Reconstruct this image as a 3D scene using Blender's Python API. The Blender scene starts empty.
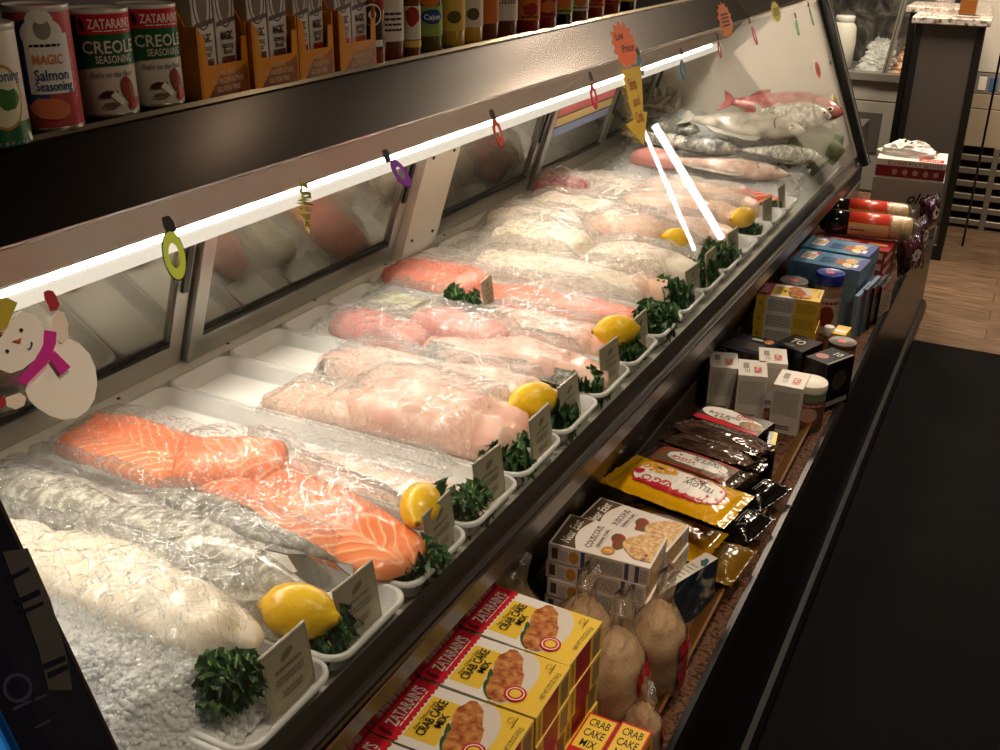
import bpy, bmesh, math, random
import numpy as np
from mathutils import Vector, Matrix, noise as mnoise
PI = math.pi
random.seed(7)
SC = bpy.context.scene
COL = SC.collection
# ------------------------------------------------------------------ camera
F_PX = 1046.0
CAM = Vector((0, 0, 1.62))
def _setup():
    c = np.array([500., 375.]); v1 = np.array([1077., -83.]); vz = np.array([465., 2720.])
    f = math.sqrt(-np.dot(v1-c, vz-c))
    Y = np.array([*(v1-c), f]); Y /= np.linalg.norm(Y)
    Z = -np.array([*(vz-c), f]); Z /= np.linalg.norm(Z)
    Z = Z-Y*np.dot(Y, Z); Z /= np.linalg.norm(Z)
    return f, np.array([np.cross(Y, Z), Y, Z])
F_PX, RM = _setup()
cd = bpy.data.cameras.new('camera'); cam = bpy.data.objects.new('camera', cd); COL.objects.link(cam)
cd.sensor_width = 36; cd.lens = F_PX/1000*36; cd.clip_start = .02; cd.clip_end = 60
m3 = Matrix([[RM[i][0], -RM[i][1], -RM[i][2]] for i in range(3)])
cam.matrix_world = Matrix.Translation(CAM) @ m3.to_4x4()
SC.camera = cam
def ray(px, py):
    d = RM @ np.array([px-500, py-375, F_PX]); return Vector(d/np.linalg.norm(d))
def at(px, py, z):
    d = ray(px, py); return CAM+d*((z-CAM.z)/d.z)
def aty(px, py, y):
    d = ray(px, py); return CAM+d*(y/d.y)
# the slanted front glass: x = GX - GA*(z-GZ)
GK = .0125                                        # the front runs out of true by this much per metre
GX, GZ, GA = -.514-.6*GK, .864, .40
GN = Vector((1, -GK, GA)).normalized(); GU = Vector((GK, 1, 0)).normalized(); GV = GN.cross(GU)
def glass(px, py):
    d = ray(px, py); t = (GX-GA*(CAM.z-GZ))/(d.x-GK*d.y+GA*d.z); return CAM+d*t
# ------------------------------------------------------------------ materials
def lin(c):
    if isinstance(c, str):
        c = [int(c[i:i+2], 16)/255 for i in (0, 2, 4)]
    return tuple(x/12.92 if x <= .04045 else ((x+.055)/1.055)**2.4 for x in c)+(1,)
MC = {}
def P(name, col, rough=.5, metal=0, spec=.5, trans=0, ior=1.45, emit=0, coat=0, sheen=0, alpha=1):
    if name in MC: return MC[name]
    m = bpy.data.materials.new(name); m.use_nodes = True; b = m.node_tree.nodes['Principled BSDF']
    b.inputs['Base Color'].default_value = lin(col); b.inputs['Roughness'].default_value = rough
    b.inputs['Metallic'].default_value = metal; b.inputs['Specular IOR Level'].default_value = spec
    b.inputs['Transmission Weight'].default_value = trans; b.inputs['IOR'].default_value = ior
    b.inputs['Coat Weight'].default_value = coat
    if emit:
        b.inputs['Emission Color'].default_value = lin(col); b.inputs['Emission Strength'].default_value = emit
    MC[name] = m; return m
class N:                                            # small node-tree helper
    def __init__(s, m): s.t = m.node_tree; s.n = s.t.nodes; s.l = s.t.links
    def new(s, typ, **k):
        n = s.n.new(typ)
        for a, b in k.items():
            if a in n.inputs.keys() if isinstance(a, str) else False: n.inputs[a].default_value = b
            else: setattr(n, a, b)
        return n
    def math(s, op, a, b=None):
        n = s.n.new('ShaderNodeMath'); n.operation = op
        for i, x in enumerate((a, b)):
            if x is None: continue
            if isinstance(x, (int, float)): n.inputs[i].default_value = x
            else: s.l.new(x, n.inputs[i])
        return n.outputs[0]
    def ramp(s, fac, stops):
        n = s.n.new('ShaderNodeValToRGB'); e = n.color_ramp.elements
        while len(e) > 2: e.remove(e[-1])
        for i, (p, c) in enumerate(stops):
            x = e[i] if i < 2 else e.new(p)
            x.position = p; x.color = lin(c)
        s.l.new(fac, n.inputs[0]); return n.outputs[0]
    def noise(s, vec, scale, detail=3, rough=.5, dist=0):
        n = s.n.new('ShaderNodeTexNoise'); n.inputs['Scale'].default_value = scale
        n.inputs['Detail'].default_value = detail; n.inputs['Roughness'].default_value = rough
        n.inputs['Distortion'].default_value = dist
        s.l.new(vec, n.inputs['Vector']); return n.outputs['Fac']
    def obj(s): return s.n.new('ShaderNodeTexCoord').outputs['Object']
    def mapping(s, vec, scale):
        n = s.n.new('ShaderNodeMapping'); n.inputs['Scale'].default_value = scale; s.l.new(vec, n.inputs[0]); return n.outputs[0]
    def bump(s, h, strength=.3, dist=.002):
        n = s.n.new('ShaderNodeBump'); n.inputs['Strength'].default_value = strength; n.inputs['Distance'].default_value = dist
        s.l.new(h, n.inputs['Height']); return n.outputs[0]
    def mix(s, f, a, b):
        n = s.n.new('ShaderNodeMix'); n.data_type = 'RGBA'
        s.l.new(f, n.inputs[0])
        for x, i in ((a, 6), (b, 7)):
            if isinstance(x, str): n.inputs[i].default_value = lin(x)
            else: s.l.new(x, n.inputs[i])
        return n.outputs[2]
def noisy(name, stops, scale, rough=.5, metal=0, detail=4, stretch=(1, 1, 1), bump=0, bdist=.002, dist=0, spec=.5, coat=0, trans=0, sss=0):
    if name in MC: return MC[name]
    m = P(name, 'ffffff', rough, metal, spec, coat=coat, trans=trans); h = N(m); b = h.n['Principled BSDF']
    v = h.mapping(h.obj(), stretch)
    f = h.noise(v, scale, detail, .55, dist)
    h.l.new(h.ramp(f, stops), b.inputs['Base Color'])
    if bump: h.l.new(h.bump(f, bump, bdist), b.inputs['Normal'])
    if sss:
        b.inputs['Subsurface Weight'].default_value = sss; b.inputs['Subsurface Radius'].default_value = (.02, .01, .006); b.inputs['Subsurface Scale'].default_value = .5
    return m
def flesh(name, base, line, pale, freq=330, wet=.28, chev=1.3, linew=.80):
    """fish flesh with fat lines running in chevrons off a centre seam"""
    if name in MC: return MC[name]
    m = P(name, base, wet, coat=.15); h = N(m); b = h.n['Principled BSDF']
    o = h.obj(); s = h.n.new('ShaderNodeSeparateXYZ'); h.l.new(o, s.inputs[0])
    ay = h.math('ABSOLUTE', h.math('ADD', s.outputs['Y'], .012))
    nz = h.noise(o, 22, 2)
    t = h.math('ADD', h.math('ADD', s.outputs['X'], h.math('MULTIPLY', ay, chev)), h.math('MULTIPLY', nz, .035))
    w = h.math('SINE', h.math('MULTIPLY', t, freq))
    big = h.noise(o, 9, 3)
    c0 = h.ramp(big, [(.3, base), (.7, pale)])
    lf = h.ramp(w, [(linew-.25, '000000'), (linew+.2, 'ffffff')])
    seam = h.ramp(ay, [(.0, 'ffffff'), (.004, '000000')])
    lm = h.math('MAXIMUM', lf, seam)
    lm = h.math('MULTIPLY', lm, h.ramp(h.noise(o, 14, 2), [(.35, '303030'), (.6, 'e0e0e0')]))
    h.l.new(h.mix(lm, c0, line), b.inputs['Base Color'])
    h.l.new(h.bump(w, .12, .002), b.inputs['Normal'])
    return m
def clear(name, tint=(1, 1, 1), rough=.02, fres=1.45, gain=1.0, base=0., diff=0., bump=0, bscale=40, stretch=(1, 1, 1), dcol='ffffff'):
    """thin clear sheet: lets light straight through and mirrors by Fresnel"""
    if name in MC: return MC[name]
    m = bpy.data.materials.new(name); m.use_nodes = True; h = N(m); h.n.remove(h.n['Principled BSDF'])
    out = h.n['Material Output']
    tr = h.n.new('ShaderNodeBsdfTransparent'); tr.inputs[0].default_value = (*tint, 1)
    gl = h.n.new('ShaderNodeBsdfGlossy'); gl.inputs['Roughness'].default_value = rough
    fr = h.n.new('ShaderNodeFresnel'); geo = h.n.new('ShaderNodeNewGeometry')
    h.l.new(h.math('ADD', fres, h.math('MULTIPLY', geo.outputs['Backfacing'], 1/fres-fres)), fr.inputs[0])
    if bump:
        v = h.mapping(h.obj(), stretch); bb = h.bump(h.noise(v, bscale, 5, .6, 1.2), bump, .004)
        h.l.new(bb, gl.inputs['Normal']); h.l.new(bb, fr.inputs['Normal'])
    f = h.math('ADD', h.math('MULTIPLY', fr.outputs[0], gain), base)
    f = h.math('MINIMUM', f, 1.0)
    mx = h.n.new('ShaderNodeMixShader'); h.l.new(f, mx.inputs[0])
    src = tr.outputs[0]
    if diff:
        df = h.n.new('ShaderNodeBsdfDiffuse'); df.inputs[0].default_value = lin(dcol)
        m2 = h.n.new('ShaderNodeMixShader'); m2.inputs[0].default_value = diff
        h.l.new(tr.outputs[0], m2.inputs[1]); h.l.new(df.outputs[0], m2.inputs[2]); src = m2.outputs[0]
    h.l.new(src, mx.inputs[1]); h.l.new(gl.outputs[0], mx.inputs[2])
    h.l.new(mx.outputs[0], out.inputs[0]); MC[name] = m; return m
# plain colours
STEEL = noisy('brushed_steel', [(.3, '6a6763'), (.7, '85827c')], 30, .28, 1, stretch=(1, .04, 1))
DSTEEL = noisy('dark_steel', [(.3, '4a423c'), (.7, '524a43')], 14, .23, 1, stretch=(1, .1, 1))
ALU = P('aluminium', 'b9b6ae', .35, .9)
DALU = P('dark_anodised', '3a3836', .3, .8)
BLACK = P('black_gloss', '0b0a0a', .12)
LIP = P('lip_black', '3d3732', .30, .3)
RUBBER = noisy('black_rubber', [(.3, '050404'), (.7, '080707')], 60, .85, spec=.1)
WHITE = P('white_enamel', 'ecebe6', .25)
PAN_M = noisy('pan_enamel', [(.3, 'd8d8d4'), (.7, 'e6e6e2')], 12, .22)
PAPER = noisy('paper_liner', [(.3, 'e9e8e3'), (.7, 'f4f3ef')], 10, .8, bump=.15, bdist=.003)
CREAM = P('cream_panel', 'e3dccb', .4)
GREYCASE = P('case_grey', '8f8981', .45, .2)
GLASS = clear('front_glass', (.97, .98, .97), .0, 1.5, 1.0)
DOORGLASS = P('mirror_door_glass', '86847a', .04, .72)
def wrap_film(name, fres, gain, rough, haze, crease_glint, sc, stretch, col):
    """clear plastic film: mirrors by Fresnel, slightly hazy, with white streaks along creases that also paint in wrinkle highlights"""
    m = bpy.data.materials.new(name); m.use_nodes = True; h = N(m); h.n.remove(h.n['Principled BSDF']); out = h.n['Material Output']
    v = h.mapping(h.obj(), stretch)
    va = h.n.new('ShaderNodeVectorRotate'); va.inputs['Angle'].default_value = .55; h.l.new(h.obj(), va.inputs['Vector']); va2 = h.n.new('ShaderNodeVectorRotate'); va2.inputs['Angle'].default_value = -.75; h.l.new(h.obj(), va2.inputs['Vector'])
    def streak(vec, st, scale, w, gain):
        a = h.math('ABSOLUTE', h.math('SUBTRACT', h.noise(h.mapping(vec, st), scale, 2, .5, .25), .5))
        return h.ramp(a, [(0, gain), (w, '000000')])
    f1 = h.math('MAXIMUM', streak(va.outputs[0], (1, 8, 3), sc, .022, 'ffffff'), streak(va2.outputs[0], (1.2, 9, 3), sc*.8, .020, 'e0e0e0')); f2 = streak(h.obj(), (6, 1.2, 3), sc*1.2, .018, 'b0b0b0')
    big = h.noise(h.obj(), 9, 2)
    gate = h.ramp(big, [(.36, '000000'), (.60, 'ffffff')])
    cr = h.math('MULTIPLY', h.math('MAXIMUM', f1, h.math('MULTIPLY', f2, .7)), h.math('ADD', h.math('MULTIPLY', gate, .8), .2))  # white streaks along creases, also painting in lamp highlights on the wrinkles
    bp = h.bump(h.math('ADD', h.math('MULTIPLY', h.math('ADD', f1, f2), .35), h.noise(h.mapping(va.outputs[0], (1, 3.5, 2)), sc*2.2, 3)), .75, .005)
    tr = h.n.new('ShaderNodeBsdfTransparent'); tr.inputs[0].default_value = (.99, .99, .985, 1)
    df = h.n.new('ShaderNodeBsdfDiffuse'); df.inputs[0].default_value = lin(col); tl = h.n.new('ShaderNodeBsdfTranslucent'); tl.inputs[0].default_value = lin(col)
    wm = h.n.new('ShaderNodeMixShader'); wm.inputs[0].default_value = .5; h.l.new(df.outputs[0], wm.inputs[1]); h.l.new(tl.outputs[0], wm.inputs[2])
    mx = h.n.new('ShaderNodeMixShader'); h.l.new(h.math('ADD', haze, h.math('MULTIPLY', cr, crease_glint)), mx.inputs[0]); h.l.new(tr.outputs[0], mx.inputs[1]); h.l.new(wm.outputs[0], mx.inputs[2])
    gl = h.n.new('ShaderNodeBsdfGlossy'); gl.inputs['Roughness'].default_value = rough; h.l.new(bp, gl.inputs['Normal'])
    fr = h.n.new('ShaderNodeFresnel'); geo = h.n.new('ShaderNodeNewGeometry'); h.l.new(h.math('ADD', fres, h.math('MULTIPLY', geo.outputs['Backfacing'], 1/fres-fres)), fr.inputs[0]); h.l.new(bp, fr.inputs['Normal'])
    m2 = h.n.new('ShaderNodeMixShader'); h.l.new(h.math('MINIMUM', h.math('MULTIPLY', fr.outputs[0], gain), .30), m2.inputs[0]); h.l.new(mx.outputs[0], m2.inputs[1]); h.l.new(gl.outputs[0], m2.inputs[2])
    h.l.new(m2.outputs[0], out.inputs[0]); MC[name] = m; return m
FILM = wrap_film('cling_film', 1.5, 1.6, .12, .07, .42, 15, (1, 1.7, 1), 'ffffff')
FILM2 = wrap_film('bag_film', 1.5, 1.6, .13, .14, .55, 13, (1.5, .8, 1), 'fff3ea')
PACKFILM = clear('pack_film', (.97, .97, .96), .08, 1.5, 1.3, .02, .04, .6, 60)
CLEARPL = clear('clear_plastic', (.93, .94, .93), .05, 1.49, 1.2, .01)
INK = P('ink_black', '17130f', .5); INKW = P('ink_white', 'f1ede4', .5); INKG = P('ink_grey', '8d877c', .6)
RED = P('print_red', 'c21f2c', .35); YEL = P('print_yellow', 'e8c23c', .4); WPRINT = P('print_white', 'e9e4da', .4)
# ------------------------------------------------------------------ mesh building
TXT = {}
def text2d(body, bold=0, shear=0):
    k = (body, bold, shear)
    if k in TXT: return TXT[k]
    cu = bpy.data.curves.new('t', 'FONT'); cu.body = body; cu.resolution_u = 2
    cu.offset = bold; cu.shear = shear
    o = bpy.data.objects.new('t', cu); COL.objects.link(o)
    dg = bpy.context.evaluated_depsgraph_get(); me = o.evaluated_get(dg).to_mesh()
    v = [(p.co.x, p.co.y) for p in me.vertices]; f = [tuple(p.vertices) for p in me.polygons]
    o.evaluated_get(dg).to_mesh_clear(); bpy.data.objects.remove(o); bpy.data.curves.remove(cu)
    xs = [p[0] for p in v] or [0, 1]
    TXT[k] = (v, f, min(xs), max(xs)); return TXT[k]
class MB:
    def __init__(s): s.v = []; s.f = []; s.mi = []; s.sm = []; s.mats = []
    def idx(s, m):
        if m not in s.mats: s.mats.append(m)
        return s.mats.index(m)
    def add(s, vs, fs, m, smooth=False, M=None):
        o = len(s.v); s.v += [(M @ Vector(p)) if M else Vector(p) for p in vs]; i = s.idx(m)
        for f in fs: s.f.append(tuple(o+k for k in f)); s.mi.append(i); s.sm.append(smooth)
        return s
    def box(s, c, d, m, bev=0, M=None, seg=1):
        bm = bmesh.new(); bmesh.ops.create_cube(bm, size=1)
        bmesh.ops.scale(bm, vec=d, verts=bm.verts)
        if bev: bmesh.ops.bevel(bm, geom=list(bm.edges), offset=bev, segments=seg, affect='EDGES', profile=.5)
        bm.verts.index_update()
        s.add([v.co+Vector(c) for v in bm.verts], [[v.index for v in f.verts] for f in bm.faces], m, False, M); bm.free(); return s
    def grid(s, fn, nu, nv, m, cu=False, cv=False, smooth=True, M=None, capu=False):
        vs = [fn(i/(nu if cu else nu-1), j/(nv if cv else nv-1)) for i in range(nu) for j in range(nv)]
        fs = []
        for i in range(nu if cu else nu-1):
            for j in range(nv if cv else nv-1):
                a, b = i, (i+1) % nu; c, d = j, (j+1) % nv
                fs.append((a*nv+c, b*nv+c, b*nv+d, a*nv+d))
        if capu:
            fs.append(tuple(range(nv))); fs.append(tuple((nu-1)*nv+j for j in reversed(range(nv))))
        return s.add(vs, fs, m, smooth, M)
    def lathe(s, prof, m, n=24, o=(0, 0, 0), M=None, smooth=True, caps=True):
        def fn(u, v):
            i = u*(len(prof)-1); r, z = prof[int(round(i))]; a = 2*PI*v
            return Vector((o[0]+r*math.cos(a), o[1]+r*math.sin(a), o[2]+z))
        return s.grid(fn, len(prof), n, m, cv=True, smooth=smooth, M=M, capu=caps)
    def tube(s, path, r, m, n=8, M=None):
        path = [Vector(p) for p in path]; rs = r if isinstance(r, (list, tuple)) else [r]*len(path)
        vs = []
        for i, p in enumerate(path):
            d = (path[min(i+1, len(path)-1)]-path[max(i-1, 0)]).normalized()
            a = d.orthogonal().normalized() if i == 0 else (a-d*a.dot(d)).normalized()
            b = d.cross(a)
            vs += [p+(a*math.cos(2*PI*k/n)+b*math.sin(2*PI*k/n))*rs[i] for k in range(n)]
        fs = [(i*n+k, i*n+(k+1) % n, (i+1)*n+(k+1) % n, (i+1)*n+k) for i in range(len(path)-1) for k in range(n)]
        fs += [tuple(reversed(range(n))), tuple((len(path)-1)*n+k for k in range(n))]
        return s.add(vs, fs, m, True, M)
    def prism(s, pts, o, u, v, h, m, smooth=False):          # 2D outline in frame (o,u,v) thickened by h along u x v
        o, u, v = Vector(o), Vector(u), Vector(v); w = u.cross(v).normalized()*h; n = len(pts)
        a = [o+u*p[0]+v*p[1] for p in pts]
        vs = a+[p+w for p in a]
        fs = [tuple(reversed(range(n))), tuple(range(n, 2*n))]+[(i, (i+1) % n, n+(i+1) % n, n+i) for i in range(n)]
        return s.add(vs, fs, m, smooth)
    def build(s, name, parent=None, loc=(0, 0, 0), rot=(0, 0, 0)):
        me = bpy.data.meshes.new(name); me.from_pydata([tuple(p) for p in s.v], [], s.f)
        for m in s.mats: me.materials.append(m)
        me.polygons.foreach_set('material_index', s.mi); me.polygons.foreach_set('use_smooth', s.sm); me.update()
        o = bpy.data.objects.new(name, me); COL.objects.link(o); o.location = loc; o.rotation_euler = rot
        if parent: o.parent = parent
        return o
class Art:                                          # printing laid on a face; frame maps (x, y, lift) to a point
    def __init__(s, mb, frame, step=0): s.mb = mb; s.fr = frame; s.k = 0; s.step = step
    def raw(s, v, f, m):
        s.k += 1; lift = .00025+.00012*s.k
        if s.step:
            bm = bmesh.new(); bv = [bm.verts.new((p[0], p[1], 0)) for p in v]
            for q in f:
                try: bm.faces.new([bv[i] for i in q])
                except ValueError: pass
            xs = [p[0] for p in v]; k = math.floor(min(xs)/s.step)
            while k*s.step < max(xs):
                bmesh.ops.bisect_plane(bm, geom=list(bm.verts)+list(bm.edges)+list(bm.faces), plane_co=(k*s.step, 0, 0), plane_no=(1, 0, 0)); k += 1
            bm.verts.index_update(); v = [(w.co.x, w.co.y) for w in bm.verts]; f = [[w.index for w in q.verts] for q in bm.faces]; bm.free()
        s.mb.add([s.fr(p[0], p[1], lift) for p in v], f, m)
        return s
    def poly(s, pts, m): return s.raw(pts, [tuple(range(len(pts)))], m)
    def rect(s, x0, y0, x1, y1, m): return s.poly([(x0, y0), (x1, y0), (x1, y1), (x0, y1)], m)
    def ell(s, cx, cy, rx, ry, m, n=24, a=0, wob=0, seed=0):
        rn = random.Random(seed)
        pts = []
        for k in range(n):
            t = 2*PI*k/n; q = 1+wob*(rn.random()-.5); x, y = rx*q*math.cos(t), ry*q*math.sin(t)
            pts.append((cx+x*math.cos(a)-y*math.sin(a), cy+x*math.sin(a)+y*math.cos(a)))
        return s.poly(pts, m)
    def ring(s, cx, cy, rx, ry, w, m, n=24):
        v = [(cx+r*math.cos(2*PI*k/n), cy+q*math.sin(2*PI*k/n)) for r, q in ((rx, ry), (rx-w, ry-w)) for k in range(n)]
        return s.raw(v, [(k, (k+1) % n, n+(k+1) % n, n+k) for k in range(n)], m)
    def text(s, body, x, y, h, m, w=None, bold=.012, rot=0, shear=0, al='C'):
        v, f, a, b = text2d(body, bold, shear); sc = h/.69; sx = sc if w is None else w/max(b-a, 1e-6)
        off = {'C': (a+b)/2, 'L': a, 'R': b}[al]; c_, s_ = math.cos(rot), math.sin(rot)
        pts = [((p[0]-off)*sx, (p[1]-.345)*sc) for p in v]
        return s.raw([(x+p[0]*c_-p[1]*s_, y+p[0]*s_+p[1]*c_) for p in pts], f, m)
    def lines(s, x0, y0, x1, y1, n, m, fill=.35, seed=0):   # rows of print too small to read
        rn = random.Random(seed); d = (y1-y0)/n
        v, f = [], []
        for i in range(n):
            x = x0; yy = y0+d*i
            while x < x1:
                w = (x1-x0)*rn.uniform(.08, .22); e = min(x+w, x1)
                o = len(v); v += [(x, yy), (e, yy), (e, yy+d*fill), (x, yy+d*fill)]; f.append((o, o+1, o+2, o+3)); x = e+(x1-x0)*.03
        return s.raw(v, f, m)
def plane(o, u, v):
    o, u, v = Vector(o), Vector(u), Vector(v); n = u.cross(v).normalized()
    return lambda x, y, l: o+u*x+v*y+n*l
def cyl(r, a0=0, z0=0):                               # x runs round the can (arc length) seen from outside, y is height
    return lambda x, y, l: Vector(((r+l)*math.cos(a0+x/r), (r+l)*math.sin(a0+x/r), z0+y))
def tag(o, label=None, cat=None, group=None, kind=None):
    for k, v in (('label', label), ('category', cat), ('group', group), ('kind', kind)):
        if v: o[k] = v
    return o
def thing(name, label, cat, loc=(0, 0, 0), rz=0, group=None, rot=None):
    o = bpy.data.objects.new(name, None); o.empty_display_size = .02; COL.objects.link(o)
    o.location = loc; o.rotation_euler = rot or (0, 0, rz); return tag(o, label, cat, group)
def copy_tree(o, parent=None):
    c = o.copy(); COL.objects.link(c)
    if parent: c.parent = parent; c.matrix_parent_inverse = o.matrix_parent_inverse
    for ch in list(o.children): copy_tree(ch, c)
    return c
def nz(x, y, z=0): return mnoise.noise(Vector((x, y, z)))
def ridge(x, y, z=0): return 1-abs(nz(x, y, z))*2.2
# ------------------------------------------------------------------ the setting
def struct(name, mb, **k): return tag(mb.build(name, **k), kind='structure')
WOOD = P('wood_planks', '6b543f', .38); _h = N(WOOD); _b = _h.n['Principled BSDF']
_br = _h.n.new('ShaderNodeTexBrick'); _o = _h.obj(); _h.l.new(_o, _br.inputs['Vector'])
_br.inputs['Scale'].default_value = 1; _br.inputs['Brick Width'].default_value = 1.2; _br.inputs['Row Height'].default_value = .13; _br.inputs['Mortar Size'].default_value = .002
_br.inputs['Color1'].default_value = lin('8a6f55'); _br.inputs['Color2'].default_value = lin('6e5641'); _br.inputs['Mortar'].default_value = lin('3a2c20')
_gr = _h.noise(_h.mapping(_o, (2, 45, 1)), 3, 5)
_h.l.new(_h.mix(_h.ramp(_gr, [(.38, '000000'), (.62, 'f0f0f0')]), _br.outputs['Color'], '3c2d22'), _b.inputs['Base Color'])
struct('floor', MB().box((0, 4, -.02), (9, 12, .04), WOOD))
WALLM = noisy('wall_paint', [(.4, '7a7166'), (.6, '857b70')], 3, .8)
struct('wall_back', MB().box((0, 9.55, 1.4), (9, .1, 2.8), WALLM))
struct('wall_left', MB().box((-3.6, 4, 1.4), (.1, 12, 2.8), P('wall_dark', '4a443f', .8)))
struct('wall_right', MB().box((4.5, 4, 1.4), (.1, 12, 2.8), WALLM))
struct('ceiling', MB().box((0, 4, 2.83), (9, 12, .06), P('ceiling_dark', '3a3532', .9)))
# rubber mat in the aisle
mat = MB().box((0, 0, .006), (2.5, 7.2, .012), RUBBER, .004).build('rubber_mat', loc=(.9885, .77, 0))
tag(mat, 'black rubber floor mat in the aisle before the case', 'mat')
# ------------------------------------------------------------------ the display case
Y0, Y1 = .33, 3.56
case = thing('seafood_display_case', 'long stainless and glass seafood display case with a granite shelf along its front', 'display case', (0, 0, 0))
def cp(name, mb, parent=case): return mb.build(name, parent)
def xz(mb, pts, y0, y1, m, smooth=False):              # a cross-section in x,z run along the case
    n = len(pts); vs = [(x, y0, z) for x, z in pts]+[(x, y1, z) for x, z in pts]
    fs = [tuple(range(n)), tuple(reversed(range(n, 2*n)))]+[(i, n+i, n+(i+1) % n, (i+1) % n) for i in range(n)]
    return mb.add(vs, fs, m, smooth)
def splay(mb):
    for p in mb.v: p.x += GK*(p.y-.6)
    return mb
cp('deck', xz(MB(), [(-1.235, .862), (-.532, .862), (-.532, .84), (-1.235, .84)], .3, 3.6, P('deck_white', 'd9d6cd', .4)))
sill = xz(MB(), [(-1.250, .84), (-1.195, .84), (-1.195, .897), (-1.250, .903)], .3, 3.6, P('sill_white', 'd8d4c8', .35))
cp('rear_sill', sill)
for k in range(12):
    scr = MB(); scr.lathe([(.0035, 0), (.003, .0018), (0.0005, .0022)], DALU, 10, (-1.212, .55+k*.262, .899)); cp('sill_screw', scr)
cp('front_lip', splay(xz(MB(), [(-.532, .80), (-.532, .890), (-.529, .893), (-.524, .880), (-.520, .866), (-.519, .862), (-.519, .84), (-.526, .80)], .3, 3.62, LIP)))
rail = xz(MB(), [(-.521, .866), (-.515, .866), (-.512, .863), (-.512, .852), (-.521, .848)], .3, 3.62, P('rail_grey', '443e39', .4, .6))
xz(rail, [(-.512, .860), (-.510, .860), (-.510, .857), (-.512, .857)], .3, 3.62, DALU)
cp('glass_rail', splay(rail))
MIRR = P('dark_mirror_panel', '3a3531', .24, .8)
cp('recess_panel', xz(MB(), [(-.526, .815), (-.516, .838), (-.622, .545), (-.640, .545)], .3, 4.0, MIRR))
cp('shelf_back_rail', xz(MB(), [(-.62, .50), (-.612, .50), (-.612, .562), (-.616, .566), (-.62, .562)], .3, 4.7, P('rail_clear_edge', '6a635c', .25, .4)))
GRAN = noisy('brown_granite', [(.3, '1a100b'), (.44, '42291b'), (.54, '6a4a34'), (.64, '2a1b13')], 90, .7, detail=8, spec=.1)
cp('granite_shelf', MB().box((-.46, 2.52, .485), (.35, 4.54, .03), GRAN, .003))
cp('front_panel', xz(MB(), [(-.300, .0), (-.283, .0), (-.280, .50), (-.287, .512), (-.297, .512)], .25, 4.79, P('panel_black', '0b0a0a', .30, spec=.25)))
cp('kick_bumper', xz(MB(), [(-.283, .004), (-.262, .004), (-.262, .03), (-.270, .05), (-.283, .055)], .25, 4.79, P('bumper_black', '0e0d0d', .35)))
cp('base_cabinet', MB().box((-.9, 2.5, .42), (.56, 4.5, .80), P('base_dark', '24211f', .5)))
STRIP = P('amber_board', '6e4818', .4)
cp('shelf_edge_strip', xz(MB(), [(-.352, .501), (-.348, .501), (-.322, .530), (-.326, .532)], 1.12, 2.32, STRIP))
# front glass
gl = MB(); zt = 1.366; xt = GX-GA*(zt-GZ)
gl.prism([(Y0+.07, 0), (Y1+.05, 0), (Y1+.05, (zt-GZ)*math.sqrt(1+GA*GA)), (Y0+.07, (zt-GZ)*math.sqrt(1+GA*GA))], (GX-.004, 0, GZ), GU, GV, .004, GLASS)
cp('front_glass', gl)
# canopy
cp('canopy_top', xz(MB(), [(-1.5, 1.38), (-.978, 1.38), (-.972, 1.383), (-.972, 1.378), (-1.5, 1.35)], .1, 3.62, DSTEEL))
cp('fascia', xz(MB(), [(-.972, 1.379), (-.899, 1.301), (-.905, 1.296), (-.985, 1.372)], .1, 3.62, DSTEEL))
cp('fascia_trim', xz(MB(), [(-.973, 1.377), (-.969, 1.381), (-.974, 1.386), (-.978, 1.382)], .1, 3.62, P('bright_trim', 'd8c7a8', .2, .9)))
cp('glass_hinge_plate', xz(MB(), [(-.899, 1.3005), (-.905, 1.2995), (-.714, 1.3665), (-.712, 1.3685)], .1, 3.62, STEEL))
cp('light_housing', xz(MB(), [(-.905, 1.298), (-.948, 1.243), (-1.0, 1.243), (-.985, 1.30)], .34, 3.575, GREYCASE))
cp('canopy_liner', xz(MB(), [(-1.0, 1.245), (-1.0, 1.26), (-1.095, 1.345), (-1.10, 1.33)], .34, 3.54, P('liner_white', 'e4dfd2', .4)))
TUBE = P('tube_light', 'fff2e2', .5, emit=124)
lt = MB(); lt.tube([(-.966, .36, 1.2285), (-.966, 3.42, 1.2285)], .0040, TUBE, 12); lamp = cp('light_tube', lt)
GLOWBAND = P('glow_band', '000000', .3); GLOWBAND.node_tree.nodes['Principled BSDF'].inputs['Emission Color'].default_value = lin('fff0dc'); GLOWBAND.node_tree.nodes['Principled BSDF'].inputs['Emission Strength'].default_value = .92
cp('glow_band', xz(MB(), [(-.976, 1.217), (-.979, 1.199), (-.986, 1.199), (-.986, 1.221)], .34, 3.575, GLOWBAND))  # painted glow in place of a white reflector lit by the tube
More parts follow.
